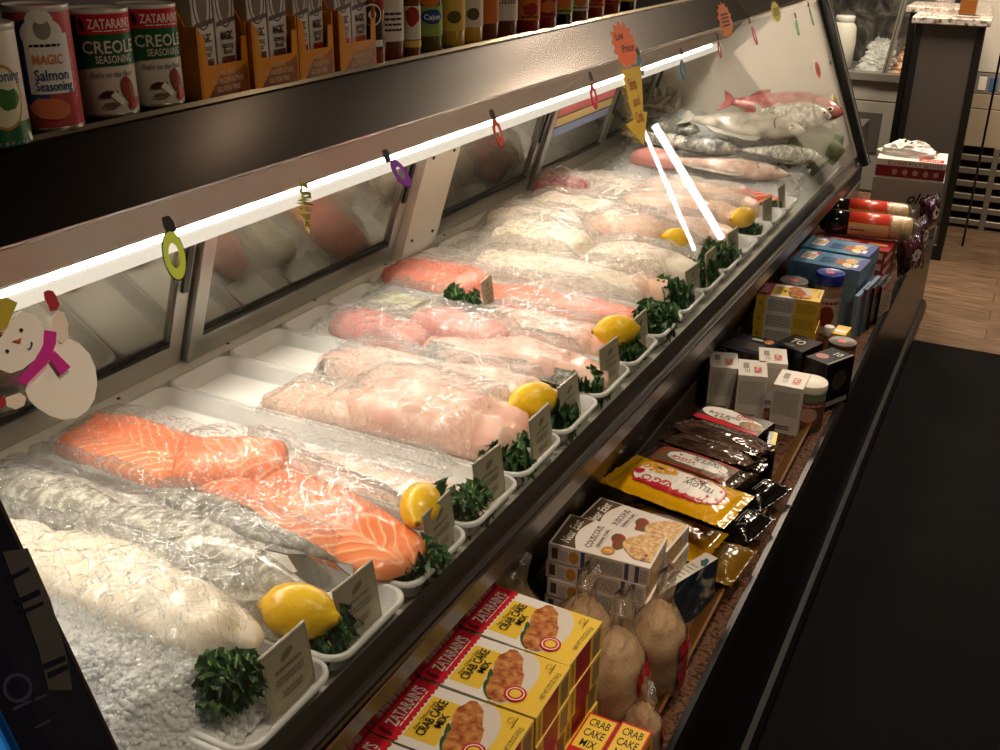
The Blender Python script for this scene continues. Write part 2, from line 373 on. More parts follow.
# rear: leaning doors and posts
RA = .306
def rp(y, z): return Vector((-1.228+RA*(z-.905), y, z))
RU = Vector((0, 1, 0)); RV = Vector((RA, 0, 1)).normalized(); RL = .42
def door(y0, y1, off=0):
    o = rp(0, .905)-Vector((off, 0, 0)); w = .030
    fr = MB(); t = .016
    for a, b, c, d in ((y0, y0+w, 0, RL), (y1-w, y1, 0, RL), (y0+w, y1-w, 0, .045), (y0+w, y1-w, RL-.03, RL)):
        fr.prism([(a, c), (b, c), (b, d), (a, d)], o, RU, RV, t, ALU)
    fr.prism([(y0+w, .045), (y1-w, .045), (y1-w, .050), (y0+w, .050)], o+Vector((.012, 0, 0)), RU, RV, .004, DALU)
    d = cp('rear_door', fr)
    MB().prism([(y0+w, .045), (y1-w, .045), (y1-w, RL-.03), (y0+w, RL-.03)], o+Vector((.002, 0, 0)), RU, RV, .006, DOORGLASS).build('pane', d)
    h = MB().prism([(y1-w+.008, .15), (y1-.010, .15), (y1-.010, .24), (y1-w+.008, .24)], o, RU, RV, .022, DALU); h.build('door_pull', d)
    return d
door(.36, 1.225, .012); door(1.232, 1.885); door(2.045, 2.60, .010); door(2.607, 3.12); door(3.127, 3.53, .01)
post = MB().prism([(1.892, 0), (2.038, 0), (2.038, RL), (1.892, RL)], rp(0, .905), RU, RV, .035, P('post_white', 'dcd5c6', .4))
po = cp('centre_post', post)
for y in (1.92, 2.01):
    for s in (.05, .25):
        q = rp(0, .905)+RU*y+RV*s; sc2 = MB()
        sc2.lathe([(.004, 0), (.004, .0372), (.001, .0385)], DALU, 10, M=Matrix.Translation(q) @ Vector((0, 0, 1)).rotation_difference(RU.cross(RV)).to_matrix().to_4x4()); sc2.build('post_screw', po)
ban = MB()  # a striped reflection in the rear glass, built as coloured strips
for k, c in enumerate(('ee8484', 'f4de9a', '9fb2e2')):
    ban.prism([(2.66, .232-.030*k), (3.08, .232-.030*k), (3.08, .232-.030*k-.024), (2.66, .232-.030*k-.024)], rp(0, .905), RU, RV, .0095, P('stripe_'+c, c, .5))
cp('stripe_reflection', ban)
# ends
def endpoly(mb, y0, y1, m):
    pts = [(-1.26, .84), (-.484, .84), (-.481, .864), (GX+GK*3.58-GA*(1.392-GZ)-.006, 1.392), (-.90, 1.302), (-1.0, 1.35), (-1.14, 1.35)]
    return xz(mb, pts, y0, y1, m)
cp('far_end_panel', endpoly(MB(), 3.575, 3.61, CREAM))
def frame_end(y, w, m1, m2, z1=1.46):
    o = Vector((GX-.006+GK*y, y, GZ-.012)); L = (z1-GZ)*math.sqrt(1+GA*GA)
    mb = MB().prism([(0, 0), (w, 0), (w, L), (0, L)], o, GU, GV, .030, m1)
    mb.prism([(w*.25, .0), (w*.40, .0), (w*.40, L), (w*.25, L)], o, GU, GV, .032, m2)
    mb.prism([(w*.62, .0), (w*.70, .0), (w*.70, L), (w*.62, L)], o, GU, GV, .0325, P('groove', '15130f', .3))
    return mb
cp('far_end_frame', frame_end(3.61, .055, DALU, ALU))
# ------------------------------------------------------------------ trays
PITCH = .1475
def py0(i): return .557+PITCH*i
def pyc(i): return py0(i)+PITCH/2
PX0, PX1 = -1.188, -.532
def rrect(hx, hy, r, n=5):
    pts = []
    for cx, cy, a0 in ((hx-r, hy-r, 0), (-hx+r, hy-r, PI/2), (-hx+r, -hy+r, PI), (hx-r, -hy+r, 3*PI/2)):
        for k in range(n+1):
            a = a0+PI/2*k/n; pts.append((cx+r*math.cos(a), cy+r*math.sin(a)))
    return pts
def pan_mesh():
    mb = MB(); hx, hy = (PX1-PX0)/2, PITCH/2-.0012
    loops = [(0, -.004, .025), (0, 0, .026), (.0012, .0014, .025), (.005, .0014, .022), (.0062, 0, .021), (.010, -.024, .018), (.016, -.0275, .014), (.03, -.028, .01)]
    vs = []
    for ins, z, r in loops: vs += [(x, y, z) for x, y in rrect(hx-ins, hy-ins, max(r, .004))]
    n = len(rrect(1, 1, .1)); fs = []
    for i in range(len(loops)-1): fs += [(i*n+k, i*n+(k+1) % n, (i+1)*n+(k+1) % n, (i+1)*n+k) for k in range(n)]
    fs.append(tuple((len(loops)-1)*n+k for k in range(n)))
    return mb.add(vs, fs, PAN_M, True)
DESC = ['crushed ice with cream white fillets, nearest the end post', 'two speckled silver whole fish beside the big lemon', 'the bright orange salmon fillets nearest the front',
        'bare white paper and one thin blush fillet', 'the large bagged pale pink fillet', 'blush fillets with a grey skin edge', 'the fillet with a rosy red tail tip',
        'the pale greenish fish and the middle price card', 'the long coral salmon side across the middle', 'the long ivory fillet with a pink front end', 'the round cream fillet',
        'the fillet with a folded pink skin', 'pale fillets behind the small half-hidden lemon', 'pale fillets in front of the dark red steak', 'a bagged peach fillet below the farther lemon', 'white paper and short orange strips, last before the ice bed']
pan0 = pan_mesh().build('display_tray', loc=((PX0+PX1)/2, pyc(-1), .90))
for i in range(-1, 16):
    p = pan0 if i == -1 else pan0.copy()
    if i > -1: COL.objects.link(p); p.location.y = pyc(i)
    tag(p, 'white enamel tray holding '+(DESC[i] if i >= 0 else 'only heaped crushed ice, tucked behind the dark end post'), 'tray', 'display trays in the fish case')
def liner(x0, x1, i, lab, seed, z=.8745, dy=.0):
    y0, y1 = py0(i)+.019, py0(i)+PITCH-.019
    def fn(u, v):
        x, y = x0+(x1-x0)*u, y0+(y1-y0)*v
        return Vector((x, y+dy, z+.004*max(0, nz(x*14, y*14, seed))+.0008))
    o = MB().grid(fn, 24, 8, PAPER).build('paper_liner'); return tag(o, lab, 'paper', 'paper liners in the trays')
liner(-1.165, -.78, 3, 'blank white paper sheet lining the tray just behind the salmon', 3)
liner(-1.165, -1.0, 4, 'white paper sheet at the back of the tray of the large bagged fillet', 5)
liner(-1.165, -.98, 5, 'white paper sheet left bare behind the blush fillets with grey skin', 6)
liner(-1.165, -1.02, 6, 'white paper sheet behind the fillet with a rosy red tail', 7)
liner(-1.165, -.66, 15, 'white paper sheet under short orange strips near the ice bed', 15)
liner(-1.165, -1.05, 9, 'white paper sheet at the rear of the ivory fillet tray', 9)
# ------------------------------------------------------------------ fillets, fish
ITEMS = []                                             # (x, y, rz, L, W, top, base) used to drape film
SALMON = flesh('salmon_flesh', 'ee703c', 'ffcfa4', 'f79562', 300, .25, 1.25, .78)
SALMON2 = flesh('coral_flesh', 'ee6a4a', 'ffb79a', 'f79a80', 330, .25, 1.2, .9)
PINK = noisy('pink_flesh', [(.25, 'e8a598'), (.5, 'f2c4b4'), (.75, 'f7ddcc')], 11, .25, stretch=(.45, 1.3, 1), bump=.25, bdist=.004, dist=.6, coat=.2)
BLUSH = noisy('blush_flesh', [(.25, 'eab6a6'), (.5, 'f4d3c2'), (.75, 'f8e6d8')], 12, .25, stretch=(.4, 1.4, 1), bump=.25, bdist=.004, dist=.5, coat=.2)
ROSE = noisy('rose_flesh', [(.25, 'c8706a'), (.5, 'd99a90'), (.72, 'ecccc0')], 10, .25, stretch=(.5, 1.4, 1), bump=.25, bdist=.004, dist=.7, coat=.2)
CREAMF = noisy('cream_flesh', [(.25, 'efdfc0'), (.5, 'f4e9d4'), (.75, 'f8f3e8')], 10, .28, stretch=(.4, 1.2, 1), bump=.2, bdist=.004, dist=.5, coat=.2)
IVORY = noisy('ivory_flesh', [(.25, 'ecd9c0'), (.5, 'f3e6d2'), (.75, 'f7efe2')], 10, .28, stretch=(.4, 1.2, 1), bump=.2, bdist=.004, dist=.5, coat=.2)
PEACH = noisy('peach_flesh', [(.25, 'e7b092'), (.5, 'f1ccb2'), (.75, 'f6e0cd')], 11, .25, stretch=(.45, 1.3, 1), bump=.25, bdist=.004, dist=.6, coat=.2)
DRED = noisy('dark_red_flesh', [(.3, '7d1f2a'), (.5, 'a03a44'), (.7, 'c98a86')], 12, .25, stretch=(.4, 1.5, 1), bump=.2, coat=.2)
GREENF = noisy('green_white_fish', [(.3, '9a9a72'), (.45, 'cfcdae'), (.6, 'e4e3d4'), (.75, 'd9d890')], 11, .25, stretch=(.4, 1.4, 1), bump=.2, coat=.2)
SKIN = noisy('grey_skin', [(.35, '4d4b45'), (.5, '8c8a82'), (.65, 'd2d0c6')], 130, .25, detail=6, stretch=(1, .6, 1), bump=.3, coat=.3)
def fillet_mb(L, W, H, mat, seed=0, head=.55, tail=.3, skin=None, curl=0, bend=0, seam=.18):
    nu, nv = 40, 28
    def prof(t):
        a = (head+(1-head)*min(1, t/.25)**.7) if t < .25 else 1
        b = tail+(1-tail)*math.sqrt(max(0, 1-((t-.45)/.55)**2)) if t > .45 else 1
        e = min(1, (t/.035))**.5*min(1, ((1-t)/.035))**.5
        return a*b*e
    def fn(u, v):
        p = prof(u); a = 2*PI*v; c, s = math.cos(a), math.sin(a)
        x = (u-.5)*L; y = W/2*p*math.copysign(abs(c)**.8, c); hh = H*(.35+.65*p)
        z = hh*(.42+.58*math.copysign(abs(s)**.75, s)) if s > 0 else hh*.42*(1-abs(s)**.5)
        if s > 0:
            z -= H*seam*math.exp(-(y/(W*.07))**2)*p
            z += H*.16*nz(x*18+seed*9, y*26, seed)+H*.07*nz(x*50, y*60, seed+5)
        y += W*.06*nz(x*9+seed, 3.3*seed, v*2)*p+bend*math.sin(u*PI)
        z += curl*max(0, u-.55)**2*4+.0
        return Vector((x, y, max(z, 0)))
    mb = MB().grid(fn, nu, nv, mat, cv=True, capu=True)
    return mb
def skinpatch(L, W, H, seed, side=1):                      # strip of silver skin showing along a fillet's edge
    def fn(u, v):
        x = (u-.5)*L*.8; y = side*(W*.30+v*W*.20)
        return Vector((x, y+W*.03*nz(x*20, seed), H*(.80-.72*v*v)+.0025+.002*nz(x*30, v*3, seed)))
    return MB().grid(fn, 24, 6, SKIN)
def fillet(lab, x, y, rz, L, W, H, mat, z=.877, seed=0, grp='fish fillets on the trays', skin=None, **k):
    o = fillet_mb(L, W, H, mat, seed, **k).build('fish_fillet', loc=(x, y, z), rot=(0, 0, math.radians(rz)))
    tag(o, lab, 'fish fillet', grp)
    if skin: skinpatch(L, W, H, seed, skin).build('silver_skin', o)
    ITEMS.append((x, y, math.radians(rz), L, W, z+H*1.05, z)); return o
FISHSILV = noisy('silver_fish_skin', [(.3, '6b685c'), (.45, '9c998b'), (.6, 'd5d2c4'), (.75, 'e4e1d4')], 95, .22, detail=6, stretch=(1, .55, .55), bump=.3, bdist=.002, coat=.35)
FISHGREY = noisy('dark_fish_skin', [(.3, '45443e'), (.5, '7f7c72'), (.7, 'c6c2b6')], 60, .25, detail=6, stretch=(1, .5, .5), bump=.3, coat=.3)
FISHRED = noisy('red_fish_skin', [(.3, '96443f'), (.5, 'b0625c'), (.7, 'c4887e')], 40, .3, detail=5, bump=.25, coat=.3)
FISHBELLY = P('fish_belly', 'ddd8ca', .3, coat=.2); EYEW = P('fish_eye', 'd9d3b2', .1); EYEB = P('fish_pupil', '0b0a09', .08)
FINM = {}
def whole_fish(lab, loc, rot, L, Hh, Tt, skin, fin, head=True, grp='whole fish', belly=True):
    """head at -x, body lying on its side: depth along y, thickness along z"""
    st = [(0, .05, .10), (.04, .32, .40), (.10, .60, .68), (.18, .82, .90), (.30, 1.0, 1.0), (.45, .97, .96), (.60, .76, .74), (.74, .47, .48), (.85, .27, .28), (.90, .23, .18)]
    def ip(u):
        for a, b in zip(st, st[1:]):
            if u <= b[0]+1e-9:
                t = (u-a[0])/(b[0]-a[0])
                return a[1]+(b[1]-a[1])*t, a[2]+(b[2]-a[2])*t
        return st[-1][1:]
    def fn(u, v):
        q = u*.90; d, t = ip(q); a = 2*PI*v
        return Vector(((q-.5)*L, Hh/2*d*math.cos(a)*(1 if math.cos(a) > 0 else .95), Tt/2*t*math.sin(a)+Tt/2))
    r = thing('whole_fish', lab, 'fish', loc, 0, grp, rot)
    MB().grid(fn, 36, 22, skin, cv=True, capu=True).build('body', r)
    def finpoly(name, pts, z, th=.0022):
        f = MB().prism(pts, (0, 0, z-th/2), (1, 0, 0), (0, 1, 0), th, fin); return f.build(name, r)
    z = Tt/2; X = lambda q: (q-.5)*L
    finpoly('tail_fin', [(X(.885), -Hh*.10), (X(.93), -Hh*.22), (X(1.0), -Hh*.36), (X(.985), -Hh*.22), (X(.96), 0), (X(.985), Hh*.22), (X(1.0), Hh*.36), (X(.93), Hh*.22), (X(.885), Hh*.10)], z)
    finpoly('dorsal_fin', [(X(.28), Hh*.44), (X(.31), Hh*.66), (X(.40), Hh*.68), (X(.50), Hh*.60), (X(.66), Hh*.50), (X(.76), Hh*.28), (X(.74), Hh*.18), (X(.5), Hh*.40)], z)
    finpoly('anal_fin', [(X(.60), -Hh*.30), (X(.64), -Hh*.54), (X(.72), -Hh*.44), (X(.78), -Hh*.24), (X(.74), -Hh*.16)], z)
    pf = MB().prism([(X(.24), -.06*Hh), (X(.38), -.26*Hh), (X(.41), -.14*Hh), (X(.34), .0)], (0, 0, Tt*.985), (1, 0, .03), (0, 1, 0), .0018, fin); pf.build('pectoral_fin', r)
    g = MB()
    if head: g.tube([(X(.205), Hh*.28, Tt*.86), (X(.235), Hh*.08, Tt*.955), (X(.238), -Hh*.12, Tt*.95), (X(.205), -Hh*.30, Tt*.84)], .0016, EYEB, 6).build('gill_slit', r)
    if head:
        e = MB(); zc = Tt*.78; e.lathe([(Hh*.085, 0), (Hh*.07, .0035), (Hh*.001, .005)], EYEW, 16, (X(.095), Hh*.10, zc)); e.lathe([(Hh*.045, .004), (Hh*.03, .0058), (Hh*.001, .0065)], EYEB, 12, (X(.095), Hh*.10, zc)); e.build('eye', r)
        m = MB().tube([(X(.0), -Hh*.01, Tt*.5), (X(.04), -Hh*.07, Tt*.70), (X(.075), -Hh*.12, Tt*.78)], .0014, EYEB, 6); m.build('mouth', r)
    return r
FSILV = P('fin_silver', 'a8a496', .35); FDARK = P('fin_dark', '5d5a52', .35); FRED = P('fin_red', '9c4a44', .35)
R = math.radians
def addfish(x, y, rz, L, W, top, base): ITEMS.append((x, y, R(rz), L, W, top, base))
# tray 0: cream fillets on ice
fillet('thick cream white fillet lying on crushed ice nearest the end post', -.790, .672, -5, .32, .105, .055, CREAMF, .905, 1, head=.5, tail=.35)
fillet('small cream white fillet tip beside the big lemon on ice', -.685, .690, -14, .15, .055, .026, CREAMF, .912, 2)
fillet('ribbed ivory fillet at the back of the ice tray under film', -.98, .655, 4, .24, .115, .055, IVORY, .900, 3)
# tray 1: silver fish
whole_fish('speckled silver whole fish at the back of its tray beside orange salmon', (-1.0, .785, .885), (0, 0, R(2)), .36, .09, .058, FISHSILV, FSILV, False); addfish(-1.0, .785, 0, .30, .085, .945, .885)
whole_fish('speckled silver whole fish ending just behind the big front lemon', (-.755, .775, .888), (0, 0, R(-3)), .38, .105, .060, FISHSILV, FSILV, False); addfish(-.735, .77, -3, .34, .09, .952, .888)
whole_fish('slim olive-backed whole fish lying between the silver fish and the salmon', (-.76, .850, .902), (0, 0, R(-4)), .34, .055, .035, FISHGREY, FDARK, False); addfish(-.76, .85, -4, .28, .05, .94, .90)
# tray 2: salmon
fillet('broad orange salmon fillet at the back left of the salmon tray', -1.035, .935, 0, .22, .128, .038, SALMON, .902, 11, head=.85, tail=.75)
fillet('folded orange salmon piece curled over the middle of the salmon tray', -.875, .950, 28, .15, .105, .052, SALMON, .906, 12, head=.7, tail=.5)
fillet('long orange salmon side reaching the front of the salmon tray', -.725, .912, -11, .36, .135, .034, SALMON, .903, 13, head=.8, tail=.38)
# tray 3
fillet('thin blush fillet under film in the paper-lined tray', -.70, 1.052, -1, .32, .085, .028, BLUSH, .878, 21, head=.4)
# tray 4
fillet('large pale pink fillet in a clear bag behind the second lemon', -.725, 1.232, -2, .30, .150, .068, PINK, .885, 31, head=.35, tail=.55)
fillet('narrow pale pink tail of fish behind the large bagged fillet', -.92, 1.205, 4, .20, .085, .040, BLUSH, .882, 32, head=.3, tail=.7)
# tray 5
fillet('blush fillet at the back of the grey skin edged pair', -.90, 1.362, 2, .24, .115, .045, BLUSH, .882, 41, head=.5, skin=-1)
fillet('blush fillet with a grey scaly skin edge toward the front', -.69, 1.378, -2, .24, .120, .046, BLUSH, .884, 42, head=.6, skin=1)
# tray 6
fillet('rosy fillet with a pointed red tail lifted at the back', -1.00, 1.500, -6, .22, .095, .050, ROSE, .884, 51, head=.3, tail=.6)
fillet('pink fillet with grey skin lying toward the third lemon', -.73, 1.515, -1, .36, .125, .045, PINK, .884, 52, head=.4, skin=-1)
fillet('rosy red ended fillet lying across the middle of its tray', -.86, 1.560, -3, .20, .085, .040, ROSE, .905, 53)
# tray 7
fillet('pale greenish white fish under film at the back of its tray', -1.02, 1.645, -5, .20, .10, .034, GREENF, .882, 61, head=.5)
fillet('pink striped fillet in front of the middle kale bunch', -.72, 1.655, -3, .30, .115, .042, PINK, .884, 62, head=.5)
# tray 8
fillet('coral salmon piece at the back beside the white post', -1.06, 1.815, -2, .22, .13, .046, SALMON2, .886, 71, head=.7, tail=.7)
fillet('long coral salmon side running forward to the kale', -.775, 1.805, -1, .36, .115, .034, SALMON2, .884, 72, head=.7, tail=.45)
# trays 9, 10
fillet('long ivory fillet in a bag with a blush front edge', -.84, 1.955, -3, .40, .125, .052, IVORY, .886, 81, head=.4)
fillet('pink front end of fish poking out of a bag by the kale', -.64, 1.975, -6, .13, .075, .038, PEACH, .890, 82, head=.7)
fillet('round cream fillet bulging in a clear bag mid case', -.95, 2.110, -8, .24, .135, .072, CREAMF, .890, 91, head=.6, tail=.6)
fillet('wide ivory fillet at the front of the round cream one', -.70, 2.105, -4, .26, .13, .058, IVORY, .890, 92, head=.6)
# tray 11-14
fillet('folded pink skinned fillet standing up near the small lemon', -.80, 2.275, -10, .20, .13, .075, PEACH, .892, 101, head=.7, tail=.6)
fillet('pale ivory fillet at the back left of the folded pink one', -1.04, 2.270, 4, .24, .13, .06, IVORY, .89, 102)
fillet('ivory fillet beyond the small half-hidden lemon', -.70, 2.420, -3, .24, .125, .05, BLUSH, .888, 111, head=.5)
fillet('ivory bagged fillet at the back under the clear bag corner', -1.0, 2.42, 3, .26, .13, .062, IVORY, .89, 112)
fillet('dark red steak in a clear bag at the back of the case', -1.10, 2.565, -6, .14, .12, .075, DRED, .89, 121, head=.8, tail=.7)
fillet('pale peach fillet in front of the dark red steak', -.76, 2.565, -3, .34, .13, .06, PEACH, .89, 122, head=.5)
fillet('bagged peach fillet just behind the farther lemon', -.76, 2.705, -4, .34, .13, .06, PEACH, .89, 131, head=.5)
fillet('ivory fillet at the back beside the bagged peach one', -1.04, 2.705, 3, .22, .12, .05, IVORY, .888, 132)
for k in range(4):
    o = fillet(('thin orange strip of fish on white paper, nearest the glass', 'thin orange strip of fish on white paper, second from the glass', 'thin orange strip of fish on white paper, third from the glass', 'thin orange strip of fish on white paper, farthest from the glass')[k],
               -.60-.035*k, 2.845+.014*k, 58-6*k, .10, .022, .022, SALMON2, .884+.002*k, 140+k, 'orange fish strips', head=.6, tail=.6)
# ice bed with whole fish at the far end
def icez(x, y):
    t = min(max((y-2.93)/.55, 0), 1); return .875+.125*t+.02*nz(x*9, y*9)
def icefn(u, v):
    x = -1.19+.655*u; y = 2.935+.61*v; e = min(1, min(u, 1-u)*14, v*16)
    return Vector((x, y, .866+(icez(x, y)-.866)*e+.006*nz(x*40, y*40)*e))
ICE = noisy('crushed_ice', [(.3, 'eef1f0'), (.6, 'fbfbf8')], 70, .12, bump=.4, bdist=.003, coat=.3)
_h = N(ICE); _b = _h.n['Principled BSDF']; _tl = _h.n.new('ShaderNodeBsdfTranslucent'); _tl.inputs[0].default_value = (.96, .97, .97, 1); _tp = _h.n.new('ShaderNodeBsdfTransparent')
_m1 = _h.n.new('ShaderNodeMixShader'); _m1.inputs[0].default_value = .30; _h.l.new(_tl.outputs[0], _m1.inputs[1]); _h.l.new(_tp.outputs[0], _m1.inputs[2])
_m2 = _h.n.new('ShaderNodeMixShader'); _m2.inputs[0].default_value = .50; _h.l.new(_b.outputs[0], _m2.inputs[1]); _h.l.new(_m1.outputs[0], _m2.inputs[2]); _h.l.new(_m2.outputs[0], _h.n['Material Output'].inputs[0])
def chips(mb, fn, n, seed, s0=.004, s1=.009):
    rn = random.Random(seed); bm = bmesh.new(); bmesh.ops.create_icosphere(bm, subdivisions=1, radius=1); bv = [v.co.copy() for v in bm.verts]; bf = [[v.index for v in f.verts] for f in bm.faces]; bm.free()
    for _ in range(n):
        p = fn(rn); s = rn.uniform(s0, s1); rt = Matrix.Rotation(rn.uniform(0, 6), 3, Vector((rn.random()-.5, rn.random()-.5, rn.random()-.5)).normalized())
        mb.add([p+rt @ Vector((v.x*s*rn.uniform(.8, 1.2), v.y*s*rn.uniform(.6, 1), v.z*s*rn.uniform(.5, .9))) for v in bv], bf, ICE, True)
    return mb
ib = MB().grid(icefn, 60, 50, ICE)
def fr_(rn):
    x, y = rn.uniform(-1.17, -.555), rn.uniform(2.96, 3.53); return Vector((x, y, icez(x, y)))
tag(chips(ib, fr_, 900, 5).build('ice_bed'), 'crushed ice bed sloping up under the whole fish at the far end', 'ice', kind='stuff')
def ice0(u, v):
    x = -1.17+.60*u; y = .43+.259*v; e = min(1, min(u*10, (1-u)*9))*min(1, min(v*8, (1-v)*5))
    return Vector((x, y, .876+(.046+.014*nz(x*12, y*12)+.012*math.exp(-((y-.57)/.06)**2))*e+.009*abs(nz(x*46, y*46))+.005*abs(nz(x*105, y*105, 3))+.003*nz(x*220, y*220)))
ib = MB().grid(ice0, 170, 90, ICE)
def fr0(rn):
    u = rn.uniform(.12, 1) if rn.random() < .5 else rn.uniform(.70, 1); return ice0(u, rn.random())+Vector((0, 0, -.001))
tag(chips(ib, fr0, 7500, 6, .0022, .0056).build('ice_heap'), 'heap of crushed ice filling the nearest tray by the end post', 'ice', kind='stuff')
def onice(x, y, dz=0): return (x, y, icez(x, y)+dz)
whole_fish('red whole fish lying on top of the far fish pile', onice(-.72, 3.44, .050), (R(-38), 0, R(176)), .40, .125, .075, FISHRED, FRED)
whole_fish('dark silver whole fish at the back of the ice under the red fish', onice(-1.08, 3.30, .01), (R(-14), 0, R(170)), .30, .085, .05, FISHGREY, FDARK)
whole_fish('grey silver whole fish nearest the rear door on ice', onice(-1.05, 3.18, .005), (R(-8), 0, R(166)), .30, .08, .048, FISHSILV, FDARK)
whole_fish('large pale silver fish lying in front of the red fish', onice(-.80, 3.27, .03), (R(-20), 0, R(176)), .40, .13, .06, noisy('pale_fish_skin', [(.3, '7f786a'), (.5, 'b3ab9b'), (.72, 'd0c8b8')], 22, .3, bump=.25, coat=.3), FSILV)
whole_fish('speckled silver fish with open mouth beside the far end frame', onice(-.67, 3.36, .05), (R(-28), 0, R(185)), .24, .11, .06, FISHSILV, FSILV)
whole_fish('slender grey fish wedged between the pale silver fish and the pinkish one', onice(-.93, 3.16, .015), (R(-10), 0, R(172)), .34, .08, .05, FISHGREY, FDARK)
whole_fish('short speckled fish near the green leaf beside the pale silver fish', onice(-.66, 3.17, .02), (R(-12), 0, R(182)), .26, .085, .05, FISHSILV, FDARK)
whole_fish('pinkish silver fish lying lowest at the edge of the ice bed', onice(-.80, 3.06, .006), (R(-6), 0, R(176)), .42, .10, .05, noisy('pinkish_fish_skin', [(.3, '9c8276'), (.5, 'cfae9f'), (.7, 'e3cfc0')], 40, .3, detail=5, bump=.3, coat=.3), FSILV)
fillet('curled pink fish piece resting on the ice beside the rear trays', onice(-1.0, 3.07)[0], 3.06, -5, .16, .09, .05, ROSE, icez(-1.0, 3.06)-.004, 151, head=.7)
# shellfish by the far end wall
for k in range(9):
    x, y = -1.16+.035*(k % 3)+.01*(k % 2), 3.42+.04*(k//3); s = .020+.004*(k % 2)
    o = MB().grid(lambda u, v: Vector((s*1.3*math.cos(2*PI*v)*math.sin(PI*u), s*math.sin(2*PI*v)*math.sin(PI*u)*(1+.12*math.sin(9*v*2*PI)), s*.55*math.cos(PI*u))), 9, 18, noisy('clam_shell', [(.3, '6f6352'), (.6, 'b3a58c'), (.8, 'd8cdb8')], 90, .5, bump=.3), cv=True).build('clam', loc=(x, y, icez(x, y)+.03+.012*(k//6)), rot=(.3*(k % 3-1), .2*k, .9*k))
    tag(o, 'small ridged tan clam shell in the heap at the far rear corner', 'clam', 'clams heaped in the far rear corner')
# ------------------------------------------------------------------ film
def film_z(x, y, items, floor=.9015):
    z = floor
    for (cx, cy, rz, L, W, top, base) in items:
        dx, dy = x-cx, y-cy; c, s = math.cos(-rz), math.sin(-rz); a, b = (dx*c-dy*s)/(L*.56), (dx*s+dy*c)/(W*.62)
        b *= .80; q = max(0, 1-abs(a)**4)*max(0, 1-abs(b)**3)
        z = max(z, base+(top-base)*q**.45+.0065 if q > 0 else floor)
    return z
def film(lab, x0, x1, y0, y1, seed, mat=FILM, amp=.0065, nu=150, nv=56, floor=.9015, skew=0, name='cling_wrap'):
    x1 = min(x1, -.622); y0 -= .014; y1 += .010
    its = [i for i in ITEMS if x0-.2 < i[0] < x1+.2 and y0-.1 < i[1] < y1+.1]
    def fn(u, v):
        x = x0+(x1-x0)*u; y = y0+(y1-y0)*v+skew*(u-.5)
        ex = .012*nz(v*5, seed)+.006*nz(v*17, seed+3); ey = .012*nz(u*7, seed+7)+.005*nz(u*23, seed)
        x += ex*(1 if u > .5 else -1)*abs(2*u-1)**6; y += ey*(1 if v > .5 else -1)*abs(2*v-1)**4
        z = film_z(x, y, its, floor); e_ = min(1, min(v, 1-v)*9)*min(1, min(u, 1-u)*14); z = floor+(z-floor)*(e_*(2-e_))
        r4 = lambda a, b, c: max(0, 1-abs(nz(a, b, c))*2.6)**3
        w = r4(x*14+seed, y*36+1.5*nz(x*10, y*10, seed), seed)*.7+r4((x+.8*y)*30, (y-.5*x)*26+seed, seed+4)*.6+.4*r4(x*62, y*70, seed+9)+.25*nz(x*40, y*40, seed)
        edge = (abs(2*v-1)**10+abs(2*u-1)**14)
        return Vector((x, y, z+amp*max(-.2, w)*1.1+.006*max(0, nz(u*12, v*5, seed+2))*min(1, edge*2)))
    o = MB().grid(fn, nu, nv, mat).build(name); return tag(o, lab, 'plastic film', 'clear films and bags over the fish')
film('crinkled clear film over the cream fillets on ice', -1.16, -.60, .600, .735, 1, floor=.915)
film('crinkled clear film over the two speckled silver fish', -1.18, -.575, .712, .872, 2)
film('crinkled clear film over the orange salmon fillets', -1.17, -.545, .868, 1.012, 3, amp=.004)
film('clear film over the thin blush fillet and paper', -.90, -.565, 1.000, 1.125, 4, amp=.004)
film('clear bag around the large pale pink fillet', -.99, -.560, 1.150, 1.318, 5, FILM2, .005)
film('clear film over the blush fillets with grey skin', -1.0, -.575, 1.305, 1.450, 6)
film('clear film over the rosy tailed fillets', -1.12, -.565, 1.440, 1.600, 7)
film('clear film over the greenish fish and pink striped fillet', -1.13, -.570, 1.588, 1.735, 8)
film('clear film over the long coral salmon', -1.16, -.585, 1.735, 1.888, 9, amp=.004)
film('clear bag over the long ivory fillet', -1.10, -.575, 1.875, 2.040, 10, FILM2, .0055)
film('clear bag over the round cream fillet', -1.15, -.585, 2.030, 2.185, 11, FILM2, .006)
film('clear bag over the folded pink skinned fillet', -1.17, -.60, 2.185, 2.345, 12, FILM2, .006)
film('clear film over the fillets beyond the small lemon', -1.15, -.585, 2.345, 2.490, 13, FILM2, .006)
film('stiff clear bag with its corner raised over the dark red steak', -1.17, -.96, 2.47, 2.66, 14, FILM2, .009, 44, 40, floor=.925)
film('clear film over the peach fillet in front of the dark red steak', -.96, -.59, 2.49, 2.635, 15, FILM2, .005, 60)
film('clear bag over the peach fillet behind the farther lemon', -1.12, -.59, 2.635, 2.785, 16, FILM2, .006)
